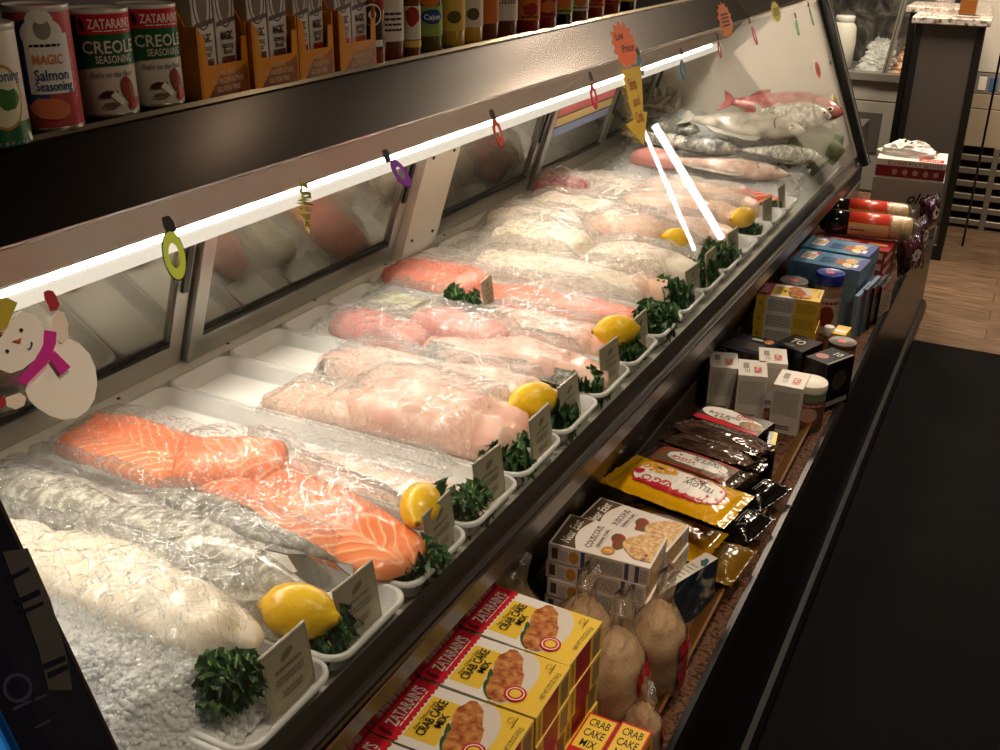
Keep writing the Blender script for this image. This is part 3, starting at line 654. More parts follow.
# ------------------------------------------------------------------ lemons
LEM = noisy('lemon_peel', [(.3, 'eab312'), (.7, 'f6cb25')], 18, .3, bump=0, coat=.15)
_h = N(LEM); _v = _h.n.new('ShaderNodeTexVoronoi'); _v.inputs['Scale'].default_value = 190; _h.l.new(_h.obj(), _v.inputs['Vector'])
_h.l.new(_h.bump(_v.outputs['Distance'], .25, .0015), _h.n['Principled BSDF'].inputs['Normal'])
def lemon(lab, x, y, z, rz, s=1.0, ry=0):
    prof = [(.0005, -.050), (.005, -.0495), (.0075, -.046), (.011, -.042), (.019, -.036), (.026, -.025), (.0300, -.010), (.0305, .003), (.028, .018), (.022, .030), (.014, .037), (.008, .0415), (.006, .0455), (.0005, .047)]
    r = thing('lemon', lab, 'lemon', (x, y, z), 0, 'lemons on the fish trays', (0, R(90+ry), R(rz)))
    MB().lathe([(a*s, b*s) for a, b in prof], LEM, 28, caps=False).build('peel', r)
    MB().lathe([(.0032*s, -.0525*s), (.0036*s, -.049*s)], P('lemon_stem', '7a6a2a', .7), 8).build('stem_scar', r)
lemon('biggest yellow lemon lying sideways on the silver fish tray', -.602, .730, .928, 190, .98)
lemon('yellow lemon at the front corner of the orange salmon', -.588, .965, .938, 115, .86)
lemon('yellow lemon in front of the large bagged pink fillet', -.594, 1.308, .938, 60, .93)
lemon('yellow lemon beside kale in front of the rosy tailed fillets', -.588, 1.648, .936, 40, .92)
lemon('small yellow lemon half hidden by a bag in mid case', -.672, 2.245, .940, 20, .72)
lemon('farther yellow lemon near the far end of the case', -.590, 2.515, .934, 60, .85)
# ------------------------------------------------------------------ kale
KALE = noisy('kale_leaf', [(.3, '1c331a'), (.5, '31552a'), (.72, '618a4c')], 90, .45, bump=.3)
KSTEM = P('kale_stem', '8fae62', .5)
def kale_mb(seed, n=46, s=.024):
    rn = random.Random(seed); mb = MB()
    for i in range(n):
        a = rn.uniform(0, 2*PI); el = rn.uniform(.05, 1.2); rad = rn.uniform(.0, .020)
        base = Vector((rad*math.cos(a), rad*math.sin(a)*.9, rn.uniform(0, .028)))
        M = Matrix.Translation(base) @ Matrix.Rotation(a, 4, 'Z') @ Matrix.Rotation(-el, 4, 'Y'); sz = s*rn.uniform(.6, 1.05); ph = rn.uniform(0, 6); k = rn.choice((5, 6, 7))
        def fn(u, v):
            t = (v-.5)*4.8; r = sz*(.15+.85*u)*(1+.10*math.sin(k*t+ph)*u)
            return Vector((sz*.35+r*math.cos(t)*.75, r*math.sin(t)*.8, sz*(.30*u*u*math.sin(k*t*1.3+ph)+.15*u**3*math.sin(k*2.6*t+ph)-.12*u*u)+.004*math.cos(t*3+ph)*u))
        mb.grid(fn, 5, 60, KALE, M=M)
        mb.tube([M @ Vector((-.004, 0, -.001)), M @ Vector((sz*.4, 0, .0)), M @ Vector((sz*.9, 0, .0015))], [.0018, .0014, .0006], KSTEM, 5)
    return mb
kp = [kale_mb(s).build('kale_bunch') for s in (1, 2, 3)]
KN = [('on the ice behind the nearest price card', -0.580, 0.615, .88), ('between the big lemon and the tray of silver fish corner', -0.572, 0.745, 1.0), ('under the card at the front of the salmon tray', -0.553, 0.905, .95),
      ('beside the card for the paper-lined tray', -0.565, 1.040, 1.05), ('in front of the large bagged pink fillet', -0.568, 1.190, 1.05), ('right of the second front lemon behind glass', -0.566, 1.350, 1.1),
      ('in the corner of the grey skin edged fillets tray', -0.566, 1.475, .95), ('under the lemon beside the rosy tailed fillets', -0.562, 1.655, .95), ('in the corner before the pink striped fillet', -0.564, 1.815, 1.15),
      ('beside the pink fish end poking from a bag', -0.575, 1.975, 1.15), ('before the wide ivory fillet', -0.573, 2.140, 1.05), ('behind the paired cards in mid case', -0.570, 2.300, 1.05),
      ('on the greenish fish in mid case', -.905, 1.665, .95), ('next to the half-hidden small lemon', -0.600, 2.360, .8), ('below the farther lemon', -0.575, 2.550, .9), ('beside the orange strips', -.57, 2.80, .75)]
for i, (d, x, y, s) in enumerate(KN):
    o = kp[i] if i < 3 else kp[i % 3].copy()
    if i >= 3: COL.objects.link(o)
    o.location = (x-.012, y, .876 if i != 12 else .905); o.rotation_euler = (0, 0, 1.3*i); s *= 1.12; o.scale = (s, s, s)
    if i == 0: o.location.z = .908
    tag(o, 'curly dark green kale bunch '+d, 'kale', 'kale bunches on the trays')
# big dark leaf / seaweed at the far corner
SEA = noisy('dark_leaf', [(.3, '3c4430'), (.6, '5d6644'), (.8, '80845c')], 30, .75, bump=.3)
def leaf(u, v):
    w = .075*math.sin(PI*min(1, .12+.86*u))**.7; t = 2*v-1
    return Vector((.30*(u-.5), w*t, .05*math.sin(PI*u)+.018*math.sin(u*17+t*3)*abs(t)-.02*t*t))
tag(MB().grid(leaf, 30, 12, SEA).build('green_leaf', loc=(-.575, 3.30, .955), rot=(R(30), R(-14), R(72))), 'large wrinkled dark green leaf against the glass at the far end', 'leaf')
# ------------------------------------------------------------------ price cards
CARDM = noisy('card_print', [(.3, '938a72'), (.7, 'a39a80')], 8, .35); CARDE = P('card_edge', 'c4bca6', .3); SCRIPT = P('card_ink', '6a6250', .5)
def card(lab, x, y, z, w=.070, h=.073, rz=0, lean=-8):
    r = thing('price_card', lab, 'price card', (x, y, z), 0, 'price cards standing in the trays', (0, R(lean), R(rz)))
    mb = MB().box((0, 0, h/2+.004), (.0022, w, h), CARDM, .0004)
    fr = plane((.0011, 0, h/2+.004), (0, 1, 0), (0, 0, 1)); A = Art(mb, fr)
    for a in ((-w/2+.003, h/2-.004, w/2-.003, h/2-.0035), (-w/2+.003, -h/2+.0035, w/2-.003, -h/2+.004), (-w/2+.003, -h/2+.004, -w/2+.0035, h/2-.004), (w/2-.0035, -h/2+.004, w/2-.003, h/2-.004)): A.rect(*a, SCRIPT)
    A.ell(0, h*.30, w*.16, h*.06, SCRIPT, 9, .3, .5, 4); A.lines(-w*.28, h*.10, w*.28, h*.17, 1, SCRIPT, .6, 1); A.lines(-w*.30, -h*.08, w*.30, h*.04, 2, SCRIPT, .5, 2); A.lines(-w*.22, -h*.30, w*.22, -h*.18, 2, SCRIPT, .5, 3)
    mb.build('card', r)
    MB().box((-.0012, 0, h/2+.004), (.0012, w+.0015, h+.0015), CARDE, .0003).build('backing', r)
    MB().box((.004, 0, .0015), (.022, w*.6, .002), CLEARPL, .0004).build('foot', r)
    return r
CN = [('nearest of all, on the ice tray', -.557, 0.661, 0), ('behind the big lemon, front of the silver fish tray', -.557, 0.786, 0), ('leaning by the lemon on the salmon', -.553, 0.962, 0), ('in the tray with bare paper', -.557, 1.103, 0),
      ('before the lemon of the bagged pink fillet', -.549, 1.254, 0), ('right of the kale beside the second front lemon', -.557, 1.377, 0), ('in the corner of the fillets with a grey skin edge', -.557, 1.550, 0), ('right in front of the lemon by the rosy fillets', -.557, 1.705, 0),
      ('before the kale in the corner of the long ivory fillet', -.557, 2.020, 0), ('before the wide ivory fillet, tilted slightly', -.557, 2.155, 0), ('beyond the half-hidden small lemon, front of pale fillets', -.557, 2.330, 0), ('right beside the farther lemon', -.557, 2.660, 0), ('last in line, by the short orange strips', -.557, 2.820, 0)]
for i, (d, x, y, rz) in enumerate(CN): card('upright tan price card '+d, x, y, .874, rz=rz+random.uniform(-5, 5))
CARDP = P('card_peach', 'd8b48c', .4)
card('peach tan price card in the middle of the trays beside kale', -.870, 1.700, .905, .058, .062, 8)
# ------------------------------------------------------------------ boxed goods on the granite shelf
ZS = .5
FRIED = noisy('fried_food', [(.25, '5a2412'), (.42, 'a2552a'), (.58, 'c98a4a'), (.75, 'e0b57a')], 85, .4, detail=6)
GREENP = noisy('print_green_beans', [(.35, '24401e'), (.6, '47702f'), (.8, '8aa860')], 60, .4, stretch=(1, .3, 1))
DRED_P = P('print_dark_red', '9c1626', .4); BROWNP = P('print_brown', '5a4634', .4); TANP = P('print_tan', 'caa06a', .4)
def carton(name, lab, cat, grp, c, d, rz, base, arts, bev=.0008):
    """closed box: c = centre of its foot, arts(face -> drawing)"""
    r = MB().box((0, 0, d[2]/2), d, base, bev); L, W, Hh = d
    fr = {'top': plane((0, 0, Hh), (0, 1, 0), (-1, 0, 0)), 'topx': plane((0, 0, Hh), (1, 0, 0), (0, 1, 0)), 'topr': plane((0, 0, Hh), (-1, 0, 0), (0, -1, 0)),
          'near': plane((0, -W/2, Hh/2), (1, 0, 0), (0, 0, 1)), 'right': plane((L/2, 0, Hh/2), (0, 1, 0), (0, 0, 1)), 'left': plane((-L/2, 0, Hh/2), (0, -1, 0), (0, 0, 1)), 'far': plane((0, W/2, Hh/2), (-1, 0, 0), (0, 0, 1))}
    for k, fnc in arts.items(): fnc(Art(r, fr[k]), L, W, Hh)
    o = r.build(name, loc=c, rot=(0, 0, R(rz))); return tag(o, lab, cat, grp)
def scallop(x0, x1, y, n, d):
    pts = []
    for k in range(n*4+1):
        t = k/(n*4); pts.append((x0+(x1-x0)*t, y-d*abs(math.sin(PI*n*t))))
    return pts
def crab_top(a, L, W, Hh):                                # a: x along the short side, y up towards the red band
    w, h = W/2, L/2
    a.rect(-w, -h, w, h, WPRINT)
    a.rect(-w*.74, h*.02, w*.66, h*.55, YEL); a.rect(-w, -h, w, -h*.20, YEL)
    a.ell(0, -h*.30, w*.99, h*.38, P('plate_white', 'd6cdbf', .4), 30)
    a.ell(-w*.64, -h*.12, w*.36, h*.09, GREENP, 20, .60); a.ell(-w*.42, -h*.06, w*.50, h*.055, GREENP, 20, .42); a.ell(-w*.05, -h*.02, w*.56, h*.040, GREENP, 20, .22)
    a.ell(w*.30, -h*.15, w*.62, h*.23, FRIED, 26, .25, .12, 2); a.ell(-w*.40, -h*.27, w*.56, h*.24, FRIED, 26, .25, .12, 5); a.ell(-w*.1, -h*.36, w*.5, h*.14, FRIED, 24, .2, .12, 7)
    a.poly([(-w, h), (-w, h*.62)]+scallop(-w, w, h*.60, 12, h*.045)+[(w, h*.62), (w, h)], RED)
    a.text("ZATARAIN'S", 0.004, h*.80, h*.19, WPRINT, w=W*.70, bold=.02); a.lines(-w*.55, h*.655, w*.75, h*.69, 1, WPRINT, .5, 3)
    a.poly([(-w*.92, h*.66), (-w*.80, h*.68), (-w*.78, h*.86), (-w*.72, h*.90), (-w*.82, h*.93), (-w*.90, h*.80)], P('print_maroon', '6d1420', .4))
    a.text("New Orleans Style", 0, h*.45, h*.065, INK, w=W*.50, bold=0, shear=.3); a.text("CRAB CAKE", 0, h*.335, h*.145, INK, w=W*.60, bold=.012); a.text("MIX", 0, h*.175, h*.12, INK, w=W*.22, bold=.012)
    a.ell(-w*.52, -h*.52, w*.27, h*.175, RED, 24); a.ring(-w*.52, -h*.52, w*.22, h*.142, w*.03, WPRINT); a.ell(-w*.52, -h*.52, w*.14, h*.092, YEL, 18)
    a.text("NET WT 5.75 OZ (163 g)", w*.10, -h*.91, h*.075, INK, w=W*.50, bold=0); a.lines(w*.50, -h*.80, w*.86, -h*.76, 1, INK, .4, 5); a.ring(w*.72, -h*.72, w*.10, h*.05, w*.02, P('print_gold', 'b58b1c', .4))
def crab_near(a, L, W, Hh):
    a.rect(-L/2, -Hh/2, -L*.34, Hh/2, YEL); a.text("MIX", -L*.42, 0, Hh*.26, INK, w=L*.06, bold=0, rot=0); a.lines(-L*.30, -Hh*.38, L*.10, Hh*.34, 8, INKG, .4, 2); a.rect(L*.12, -Hh/2, L/2, Hh/2, YEL); a.lines(L*.16, -Hh*.3, L*.46, Hh*.3, 6, P('print_ochre', 'a8862a', .5), .4, 7)
def crab_right(a, L, W, Hh):
    a.rect(-W/2, -Hh/2, W/2, Hh/2, YEL); a.rect(-W*.30, -Hh/2, W*.14, Hh/2, DRED_P); a.rect(W*.22, -Hh*.42, W*.44, Hh*.38, P('print_greybrown', '8f7a52', .5)); a.text("CRAB CAKE MIX", -W*.40, 0, W*.07, INK, w=Hh*.80, bold=0, rot=PI/2)
CR = {'top': crab_top, 'near': crab_near, 'right': crab_right}
BX, BY, BH = .165, .1055, .0465
nth = ('topmost', 'second from the top', 'third from the top', 'second from the bottom', 'lowest')
crab0 = None
def put_copy(o, lab, loc, rz, grp=None):
    c = copy_tree(o); c.location = loc; c.rotation_euler = (0, 0, R(rz)); c['label'] = lab
    if grp: c['group'] = grp
    return c
for si, (x, y, rz, where) in enumerate(((-.475, .7315, 0.4, 'of the stack nearest the lens'), (-.475, .841, .9, 'of the second stack from the lens'), (-.475, .951, .2, 'of the third stack from the lens'), (-.475, 1.060, -2.0, 'of the fourth stack from the lens'))):
    for k in range(5):
        lab = 'yellow crab cake mix box, %s %s' % (nth[4-k], where)
        j = (0, .001, -.002, .0015, 0)[k]
        loc = (x+j, y, ZS+.0005+BH*k)
        if crab0 is None: crab0 = carton('crab_cake_box', lab, 'box', 'crab cake mix boxes', loc, (BX, BY, BH-.0006), rz, WPRINT, CR)
        else: put_copy(crab0, lab, loc, rz+(.5 if k % 2 and k < 4 else 0))
# boxes standing on their long edge in front of the stacks
def edge_top(a, L, W, Hh):
    a.rect(-L/2, -W/2, L/2, W/2, RED); a.rect(-L*.44, W*.08, L*.44, W*.48, YEL)
    for k, s in enumerate(('CRAB', 'CAKE', 'MIX')): a.text(s, 0, W*(.40-.125*k), W*.085, INK, w=L*(.66, .66, .5)[k], bold=.01)
    a.text("ZATARAIN'S", 0, -W*.22, L*.34, WPRINT, w=W*.45, rot=PI/2, bold=.01)
e0 = None
for k, (x, lab) in enumerate(((-.3665, 'crab cake mix box on its edge, the left of the pair'), (-.3205, 'crab cake mix box on its edge, the right of the pair by the red bags'))):
    loc = (x, .990+.004*k, ZS+.001)
    if not e0: e0 = carton('crab_cake_box', lab, 'box', 'crab cake mix boxes', loc, (.0440, .165, .105), -1, RED, {'topx': edge_top, 'right': lambda a, L, W, Hh: (a.rect(-W/2, -Hh/2, W/2, Hh/2, YEL), a.rect(-W*.1, -Hh*.4, W*.45, Hh*.4, FRIED))})
    else: put_copy(e0, lab, loc, -1)
# far stack of the same mix
for k in range(4):
    put_copy(crab0, 'yellow crab cake mix box, '+('lowest', 'second from the bottom', 'second from the top', 'topmost')[k]+' of the farther stack behind black boxes', (-.497+.002*(k % 2), 2.76, ZS+.0005+BH*k*.95), 4.5)
# couscous
CWH = P('couscous_white', 'ded6cb', .45); COUSP = noisy('print_couscous', [(.3, 'a8743e'), (.5, 'd2a468'), (.7, 'ecd09a')], 160, .4, detail=6); TOM = noisy('print_tomato', [(.35, '4a5a28'), (.5, '9a2a22'), (.7, 'c65c44')], 45, .4)
def cous_top(a, L, W, Hh):
    w, h = W/2, L/2
    a.poly([(-w*.94, h*.95), (-w*.94, h*.50)]+[(-w*.94+W*.94*k/12, h*.46-h*.0+.16*h*math.sin(PI*k/12)) for k in range(13)]+[(w*.94, h*.5), (w*.94, h*.95)], BROWNP)
    a.text("Near East", 0, h*.74, h*.20, WPRINT, w=W*.74, bold=.004, shear=.3)
    a.text("COUSCOUS", 0, h*.28, h*.13, INK, w=W*.70, bold=0); a.rect(-w*.7, h*.19, w*.7, h*.195, INKG); a.text("ORIGINAL PLAIN", 0, h*.11, h*.075, INK, w=W*.58, bold=0); a.rect(-w*.7, h*.04, w*.7, h*.045, INKG)
    a.ell(w*.15, -h*.18, w*.38, h*.14, TOM, 20, .4, .2, 3); a.ell(-w*.05, -h*.24, w*.40, h*.12, TOM, 20, 0, .2, 4)
    a.poly([(-w*.70, -h*.96)]+[(-w*.70+W*.80*k/14, -h*.62+h*.34*math.sin(PI*k/14)) for k in range(15)]+[(w*.92, -h*.96)], COUSP)
    a.ell(-w*.62, -h*.12, w*.24, h*.13, P('badge_gold', 'c98a2c', .4), 20); a.text('5', -w*.62, -h*.12, h*.12, WPRINT, bold=.01); a.text('10 oz', -w*.5, -h*.80, h*.08, INK, bold=.01)
def cous_near(a, L, W, Hh):
    a.rect(-L*.46, -Hh*.3, -L*.40, Hh*.3, BROWNP); a.ell(-L*.24, 0, L*.05, Hh*.34, P('badge_gold', 'c98a2c', .4), 18); PB = P('print_violet', '4a4676', .4)
    for x in (-.17, .26, .36): a.rect(L*x, -Hh*.44, L*(x+.04), Hh*.44, PB)
    a.lines(-L*.11, -Hh*.36, L*.24, Hh*.36, 7, INKG, .45, 4); a.lines(L*.41, -Hh*.36, L*.48, Hh*.36, 6, INKG, .4, 5); a.lines(-L*.38, -Hh*.3, -L*.30, Hh*.3, 5, INKG, .4, 6)
c0 = None
for x, y, rz, n, what, zz in ((-.478, 1.352, 1.5, 6, 'front', .0332), (-.470, 1.452, -5, 5, 'rear', .0358)):
    for k in range(n):
        lab = 'white couscous box, %s of the %s couscous stack' % (('lowest', 'second from the bottom', 'third from the bottom', 'fourth from the bottom', 'fifth from the bottom', 'topmost')[k if k < n-1 else 5], what)
        loc = (x+.003*(k % 2), y, ZS+.0005+zz*k)
        if not c0: c0 = carton('couscous_box', lab, 'box', 'couscous boxes', loc, (.168, .096, .0328), rz, CWH, {'top': cous_top, 'near': cous_near, 'right': lambda a, L, W, Hh: (a.rect(-W*.47, -Hh*.45, W*.2, Hh*.45, COUSP), a.lines(W*.25, -Hh*.3, W*.45, Hh*.3, 4, INKG, .4, 2))})
        else: put_copy(c0, lab, loc, rz+(1 if k % 2 else 0))
# slim box standing on edge
def swirl(a, L, W, Hh):
    NV = noisy('print_navy_swirl', [(.4, '15202e'), (.55, '2c4152'), (.66, 'a9a392')], 16, .4, dist=1.5)
    a.rect(-W/2, -Hh/2, W/2, Hh/2, NV)
b = carton('slim_box', 'slim white-topped navy box standing on edge beside the couscous', 'box', None, (-.385, 1.445, ZS+.0005), (.026, .20, .10), -21, P('slim_white', 'cfcabc', .45), {'right': swirl, 'topx': lambda a, L, W, Hh: (a.lines(-L*.3, -W*.2, L*.3, W*.3, 9, INKG, .3, 3), a.ell(L*.2, -W*.30, L*.25, W*.05, P('print_teal', '3c5c66', .4), 14, .3, .5), a.ell(L*.2, W*.36, L*.25, W*.06, P('print_teal', '3c5c66', .4), 14, .3, .5, 3))})
# breadcrumb bags with gathered tops
CRUMB = noisy('breadcrumbs', [(.35, 'bfa07a'), (.6, 'd6b88e'), (.75, 'e6d0aa')], 320, .5, detail=5, bump=.3)
BAGP = clear('crumb_bag', (.93, .89, .84), .12, 1.5, 1.6, .03, .18, .7, 35, (1, 1, .5), 'c9b494')
BAGR = P('bag_red', 'a3202a', .3, coat=.3)
def crumb_bag(lab, x, y, z, rz, lean, s=1.0):
    r = thing('breadcrumb_bag', lab, 'bag', (x, y, z), 0, 'breadcrumb bags', (R(lean), 0, R(rz)))
    prof = [(.0, .70), (.02, .95), (.05, 1.03), (.09, 1.0), (.115, .86), (.132, .66), (.148, .50), (.160, .44), (.175, .50), (.19, .60), (.20, .62)]
    def mk(a0, a1, z0, z1, off, mt, nu=26, nv=26):
        def fn(u, v):
            zz = z0+(z1-z0)*u
            for p, q in zip(prof, prof[1:]):
                if zz <= q[0]+1e-9: k = p[1]+(q[1]-p[1])*(zz-p[0])/(q[0]-p[0]); break
            a = a0+(a1-a0)*v
            g = 1+.26*ridge(a*1.9, zz*9+x*9, y*7)*min(1, max(.10, (zz-.08)*14))+.07*nz(a*2, zz*40, x*20)+.10*max(0, zz-.13)*10*math.sin(5*a+zz*30)
            return Vector((.046*k*g*s*math.cos(a)*(1-.55*min(1, max(0, zz-.115)*14))+off*math.cos(a)+.10*max(0, zz-.12)*s, .058*k*g*s*math.sin(a)+off*math.sin(a), zz*s))
        return MB().grid(fn, nu, nv, mt, cv=abs(a1-a0) > 6.2, capu=abs(a1-a0) > 6.2)
    mk(0, 2*PI, 0, .137, -.003, CRUMB).build('crumbs', r)
    mk(0, 2*PI, 0, .20, 0, BAGP, 40, 36).build('clear_bag', r)
    rm = mk(-.62, .62, .004, .112, .0012, BAGR)
    A = Art(rm, lambda a, b, l: Vector(((.046*1.02*s+.004+l)*math.cos(a), (.056*s+.003+l)*math.sin(a), (.06+b)*s)))
    A.ring(0, 0, .30, .022, .012, P('bag_print', 'd2b9a4', .4), 24); A.text('A L P', 0, -.038, .010, P('bag_gold', 'c9a23a', .4), w=.4); A.lines(-.25, .028, .25, .044, 2, P('bag_print', 'd2b9a4', .4), .5, 3)
    rm.build('red_label', r); return r
crumb_bag('plump clear breadcrumb bag with red label nearest the lens', -.392, 1.172, ZS+.002, 12, -4, 1.08)
crumb_bag('breadcrumb bag with red label between the plump one and the slim navy box', -.362, 1.285, ZS+.002, 10, 2, 1.02)
crumb_bag('breadcrumb bag with twisted clear top at the foot of the couscous stack', -.470, 1.238, ZS+.002, 10, 2, 1.06)
crumb_bag('breadcrumb bag half hidden behind the fourth crab cake stack', -.575, 1.215, ZS+.002, 10, 2, 1.06)
crumb_bag('dark red bag lying low by the granite edge nearest the lens', -.330, 1.135, ZS+.001, 30, 4, .62)
# pillow packs
def pillow(name, lab, L, W, T, base, art, loc, rot, crimp=True, grp=None, seed=1, wr=.003, cr=.014):
    def zt(x, y):
        a, b = min(1, abs(x)/(L/2-cr)), min(1, abs(y)/(W/2-.003)); return T/2*max(0, 1-a**3.2)**.6*max(0, 1-b**2.6)**.6
    def wz(x, y): return wr*(.7*ridge(x*26, y*15, seed)+.5*ridge(x*60, y*50, seed+3))*(.4+.6*(abs(x)/(L/2))**2)
    def top(x, y): return Vector((x, y, T/2+zt(x, y)+wz(x, y)))
    nu, nv = 56, 34; mb = MB()
    def zig(u, x): return x+(.0012*(1 if int(u*nv*2) % 2 else -1) if abs(x) > L/2-.001 else 0)
    mb.grid(lambda u, v: top(zig(v, (u-.5)*L), (v-.5)*W), nu, nv, base)
    mb.grid(lambda u, v: (lambda p: Vector((p.x, p.y, min(p.z-.0008, T/2-zt(p.x, p.y)*.9))))(top(zig(v, (u-.5)*L), (.5-v)*W)), nu, nv, base)
    class G: pass
    def fr(x, y, l): p = top(x, y); return p+Vector((0, 0, l+.0008))
    A = Art(mb, fr, L/40); orig = A.raw
    art(A, L, W)
    o = mb.build(name, loc=loc, rot=[R(a) for a in rot]); return tag(o, lab, 'rice packet', grp)
RICEP = noisy('print_yellow_rice', [(.3, 'b46a1c'), (.5, 'e0a02c'), (.7, 'f0c860')], 120, .35)
def splitpoly(a, pts, m, ny=6):                            # big print on a curved pack: cut in rows so it follows the swell
    ys = [p[1] for p in pts]; y0, y1 = min(ys), max(ys)
    bm = bmesh.new(); vs = [bm.verts.new((p[0], p[1], 0)) for p in pts]; bm.faces.new(vs)
    for k in range(1, ny): bmesh.ops.bisect_plane(bm, geom=list(bm.verts)+list(bm.edges)+list(bm.faces), plane_co=(0, y0+(y1-y0)*k/ny, 0), plane_no=(0, 1, 0))
    bm.verts.index_update(); v = [(w.co.x, w.co.y) for w in bm.verts]; f = [[w.index for w in q.verts] for q in bm.faces]; bm.free(); a.raw(v, f, m)
def ellpts(cx, cy, rx, ry, n=28, p=1.0): return [(cx+rx*math.copysign(abs(math.cos(2*PI*k/n))**p, math.cos(2*PI*k/n)), cy+ry*math.copysign(abs(math.sin(2*PI*k/n))**p, math.sin(2*PI*k/n))) for k in range(n)]
def rice_art(a, L, W):                                     # printed the other way up from where the camera stands
    splitpoly(a, ellpts(.01*L, 0, L*.36, W*.33, 32, .6), RED); splitpoly(a, ellpts(.01*L, 0, L*.345, W*.30, 32, .6), WPRINT)
    splitpoly(a, ellpts(-L*.20, W*.17, L*.15, W*.16), RICEP); splitpoly(a, ellpts(-L*.19, W*.17, L*.03, W*.03), GREENP, 3)
    a.text('VIGO', -L*.12, -W*.17, W*.13, RED, w=L*.26, rot=PI, bold=.02); a.text('YELLOW', L*.16, W*.06, W*.12, INK, w=L*.24, rot=PI, bold=.01); a.text('RICE', L*.12, W*.20, W*.11, INK, w=L*.12, rot=PI, bold=.01)
    splitpoly(a, [(-L*.30, -W*.30), (L*.24, -W*.30), (L*.20, -W*.24), (-L*.26, -W*.24)], RED, 2); a.ell(-L*.30, -W*.05, L*.035, W*.07, RED, 14)
YPK = P('pack_yellow', 'e0a80c', .2, coat=.5)
pillow('rice_packet', 'shiny yellow rice packet lying on top beside the couscous', .245, .145, .034, YPK, rice_art, (-.452, 1.640, .632), (-3, 2, -8), seed=4, wr=.004)
def wild_art(a, L, W):
    splitpoly(a, [(-L*.40, -W*.36), (L*.40, -W*.36), (L*.40, W*.36), (-L*.40, W*.36)], RED); splitpoly(a, [(-L*.40, -W*.33), (L*.40, -W*.33), (L*.40, W*.28), (-L*.40, W*.28)], P('pack_olive', '6a5a3a', .3))
    splitpoly(a, ellpts(.05*L, -.02*W, L*.30, W*.22, 28, .7), WPRINT); a.text('VIGO', -L*.06, -W*.12, W*.14, RED, w=L*.24, rot=PI, bold=.02); a.text('WHITE &', L*.14, W*.02, W*.10, INK, w=L*.24, rot=PI); a.text('WILD RICE', L*.13, W*.12, W*.09, INK, w=L*.28, rot=PI)
pillow('rice_packet', 'olive rice packet with red border just behind the yellow packet', .205, .115, .030, P('pack_bronze', '4a3c28', .18, coat=.5), wild_art, (-.462, 1.775, .612), (-6, 0, -9), seed=9)
BRPK = noisy('pack_brown_foil', [(.35, '2a1c14'), (.6, '5c4434'), (.75, '8a7460')], 18, .16, stretch=(1, 3, 1), coat=.5)
for k, (x, y, z, rx, rz, lab) in enumerate(((-.455, 1.880, .60, -14, -10, 'brown foil packet lying behind the olive rice packet'), (-.450, 1.945, .60, -12, -12, 'brown foil packet nearest the black beans packet'), (-.346, 1.90, .505, -4, 72, 'dark crumpled packet sliding toward the granite edge'), (-.346, 1.765, .505, -4, 78, 'black gold-edged packet sagging beside the olive packet'), (-.342, 1.62, .510, -4, 84, 'gold packet standing under the right end of the yellow one'))):
    pillow('foil_packet', lab, .20 if k < 2 else .135, .11 if k < 2 else .075, .034 if k < 2 else .05, (BRPK, BRPK, P('pack_black', '15120f', .15, coat=.5), P('pack_black', '15120f', .15, coat=.5), P('pack_gold', '7a5a14', .2, coat=.5))[k], lambda a, L, W: a.lines(-L*.2, -W*.05, L*.2, W*.1, 2, INKG, .4, 2), (x, y, z), (rx, 0, rz), grp='foil packets', seed=20+k, wr=.006)
for k, (x, y) in enumerate(((-.46, 1.62), (-.46, 1.78), (-.46, 1.92))):       # packs they lie on
    for j in range(2):
        pillow('rice_packet', ('lower' if j == 0 else 'upper')+' hidden packet under '+('the yellow rice packet', 'the olive rice packet', 'the brown foil packets')[k], .20, .125, .042, YPK if k == 0 else BRPK, lambda a, L, W: a.ell(0, 0, L*.2, W*.2, WPRINT), (x, y, ZS+.002+.044*j), (0, 0, -8), grp='packets underneath', seed=40+k*3+j)
def bean_top(a, L, W, Hh):
    a.rect(-L*.46, -W*.42, L*.46, W*.44, P('pack_darkolive', '3a3420', .35)); a.ell(-L*.16, W*.12, L*.30, W*.30, WPRINT, 24)
    a.ell(L*.12, W*.02, L*.30, W*.24, WPRINT, 24); a.poly([(-L*.46, -W*.22), (-L*.1, -W*.18), (L*.2, -W*.30), (L*.46, -W*.30), (L*.46, -W*.44), (-L*.46, -W*.44)], RED)
    a.ell(L*.30, -W*.08, L*.17, W*.20, noisy('print_bean_rice', [(.3, '5a3a22'), (.5, 'a07a4a'), (.7, 'd4b480')], 150, .4), 22)
    a.text('BLACK BEANS', -L*.12, W*.06, W*.12, INK, w=L*.44); a.text('& RICE', -L*.12, -W*.08, W*.11, INK, w=L*.22); a.text('VIGO', L*.14, W*.22, W*.17, RED, w=L*.26, rot=PI+.0, bold=.02)
def bean_near(a, L, W, Hh): a.lines(-L*.44, -Hh*.30, L*.40, Hh*.34, 3, P('print_pale', 'a89f8c', .4), .5, 8); a.text('BLACK BEANS & RICE', .06*L, -Hh*.05, Hh*.22, P('print_pale', 'a89f8c', .4), w=L*.6)
BKB = P('box_black', '12100f', .22, coat=.3)
carton('bean_rice_box', 'black packet of beans and rice in front of the white boxes', 'box', 'black beans and rice boxes', (-.468, 2.105, ZS+.042), (.168, .094, .045), -11, BKB, {'topx': bean_top, 'near': bean_near}, .004)
carton('bean_rice_box', 'black packet lying under the beans and rice packet', 'box', 'black beans and rice boxes', (-.462, 2.10, ZS+.0005), (.168, .094, .040), -9, BKB, {'near': bean_near}, .004)
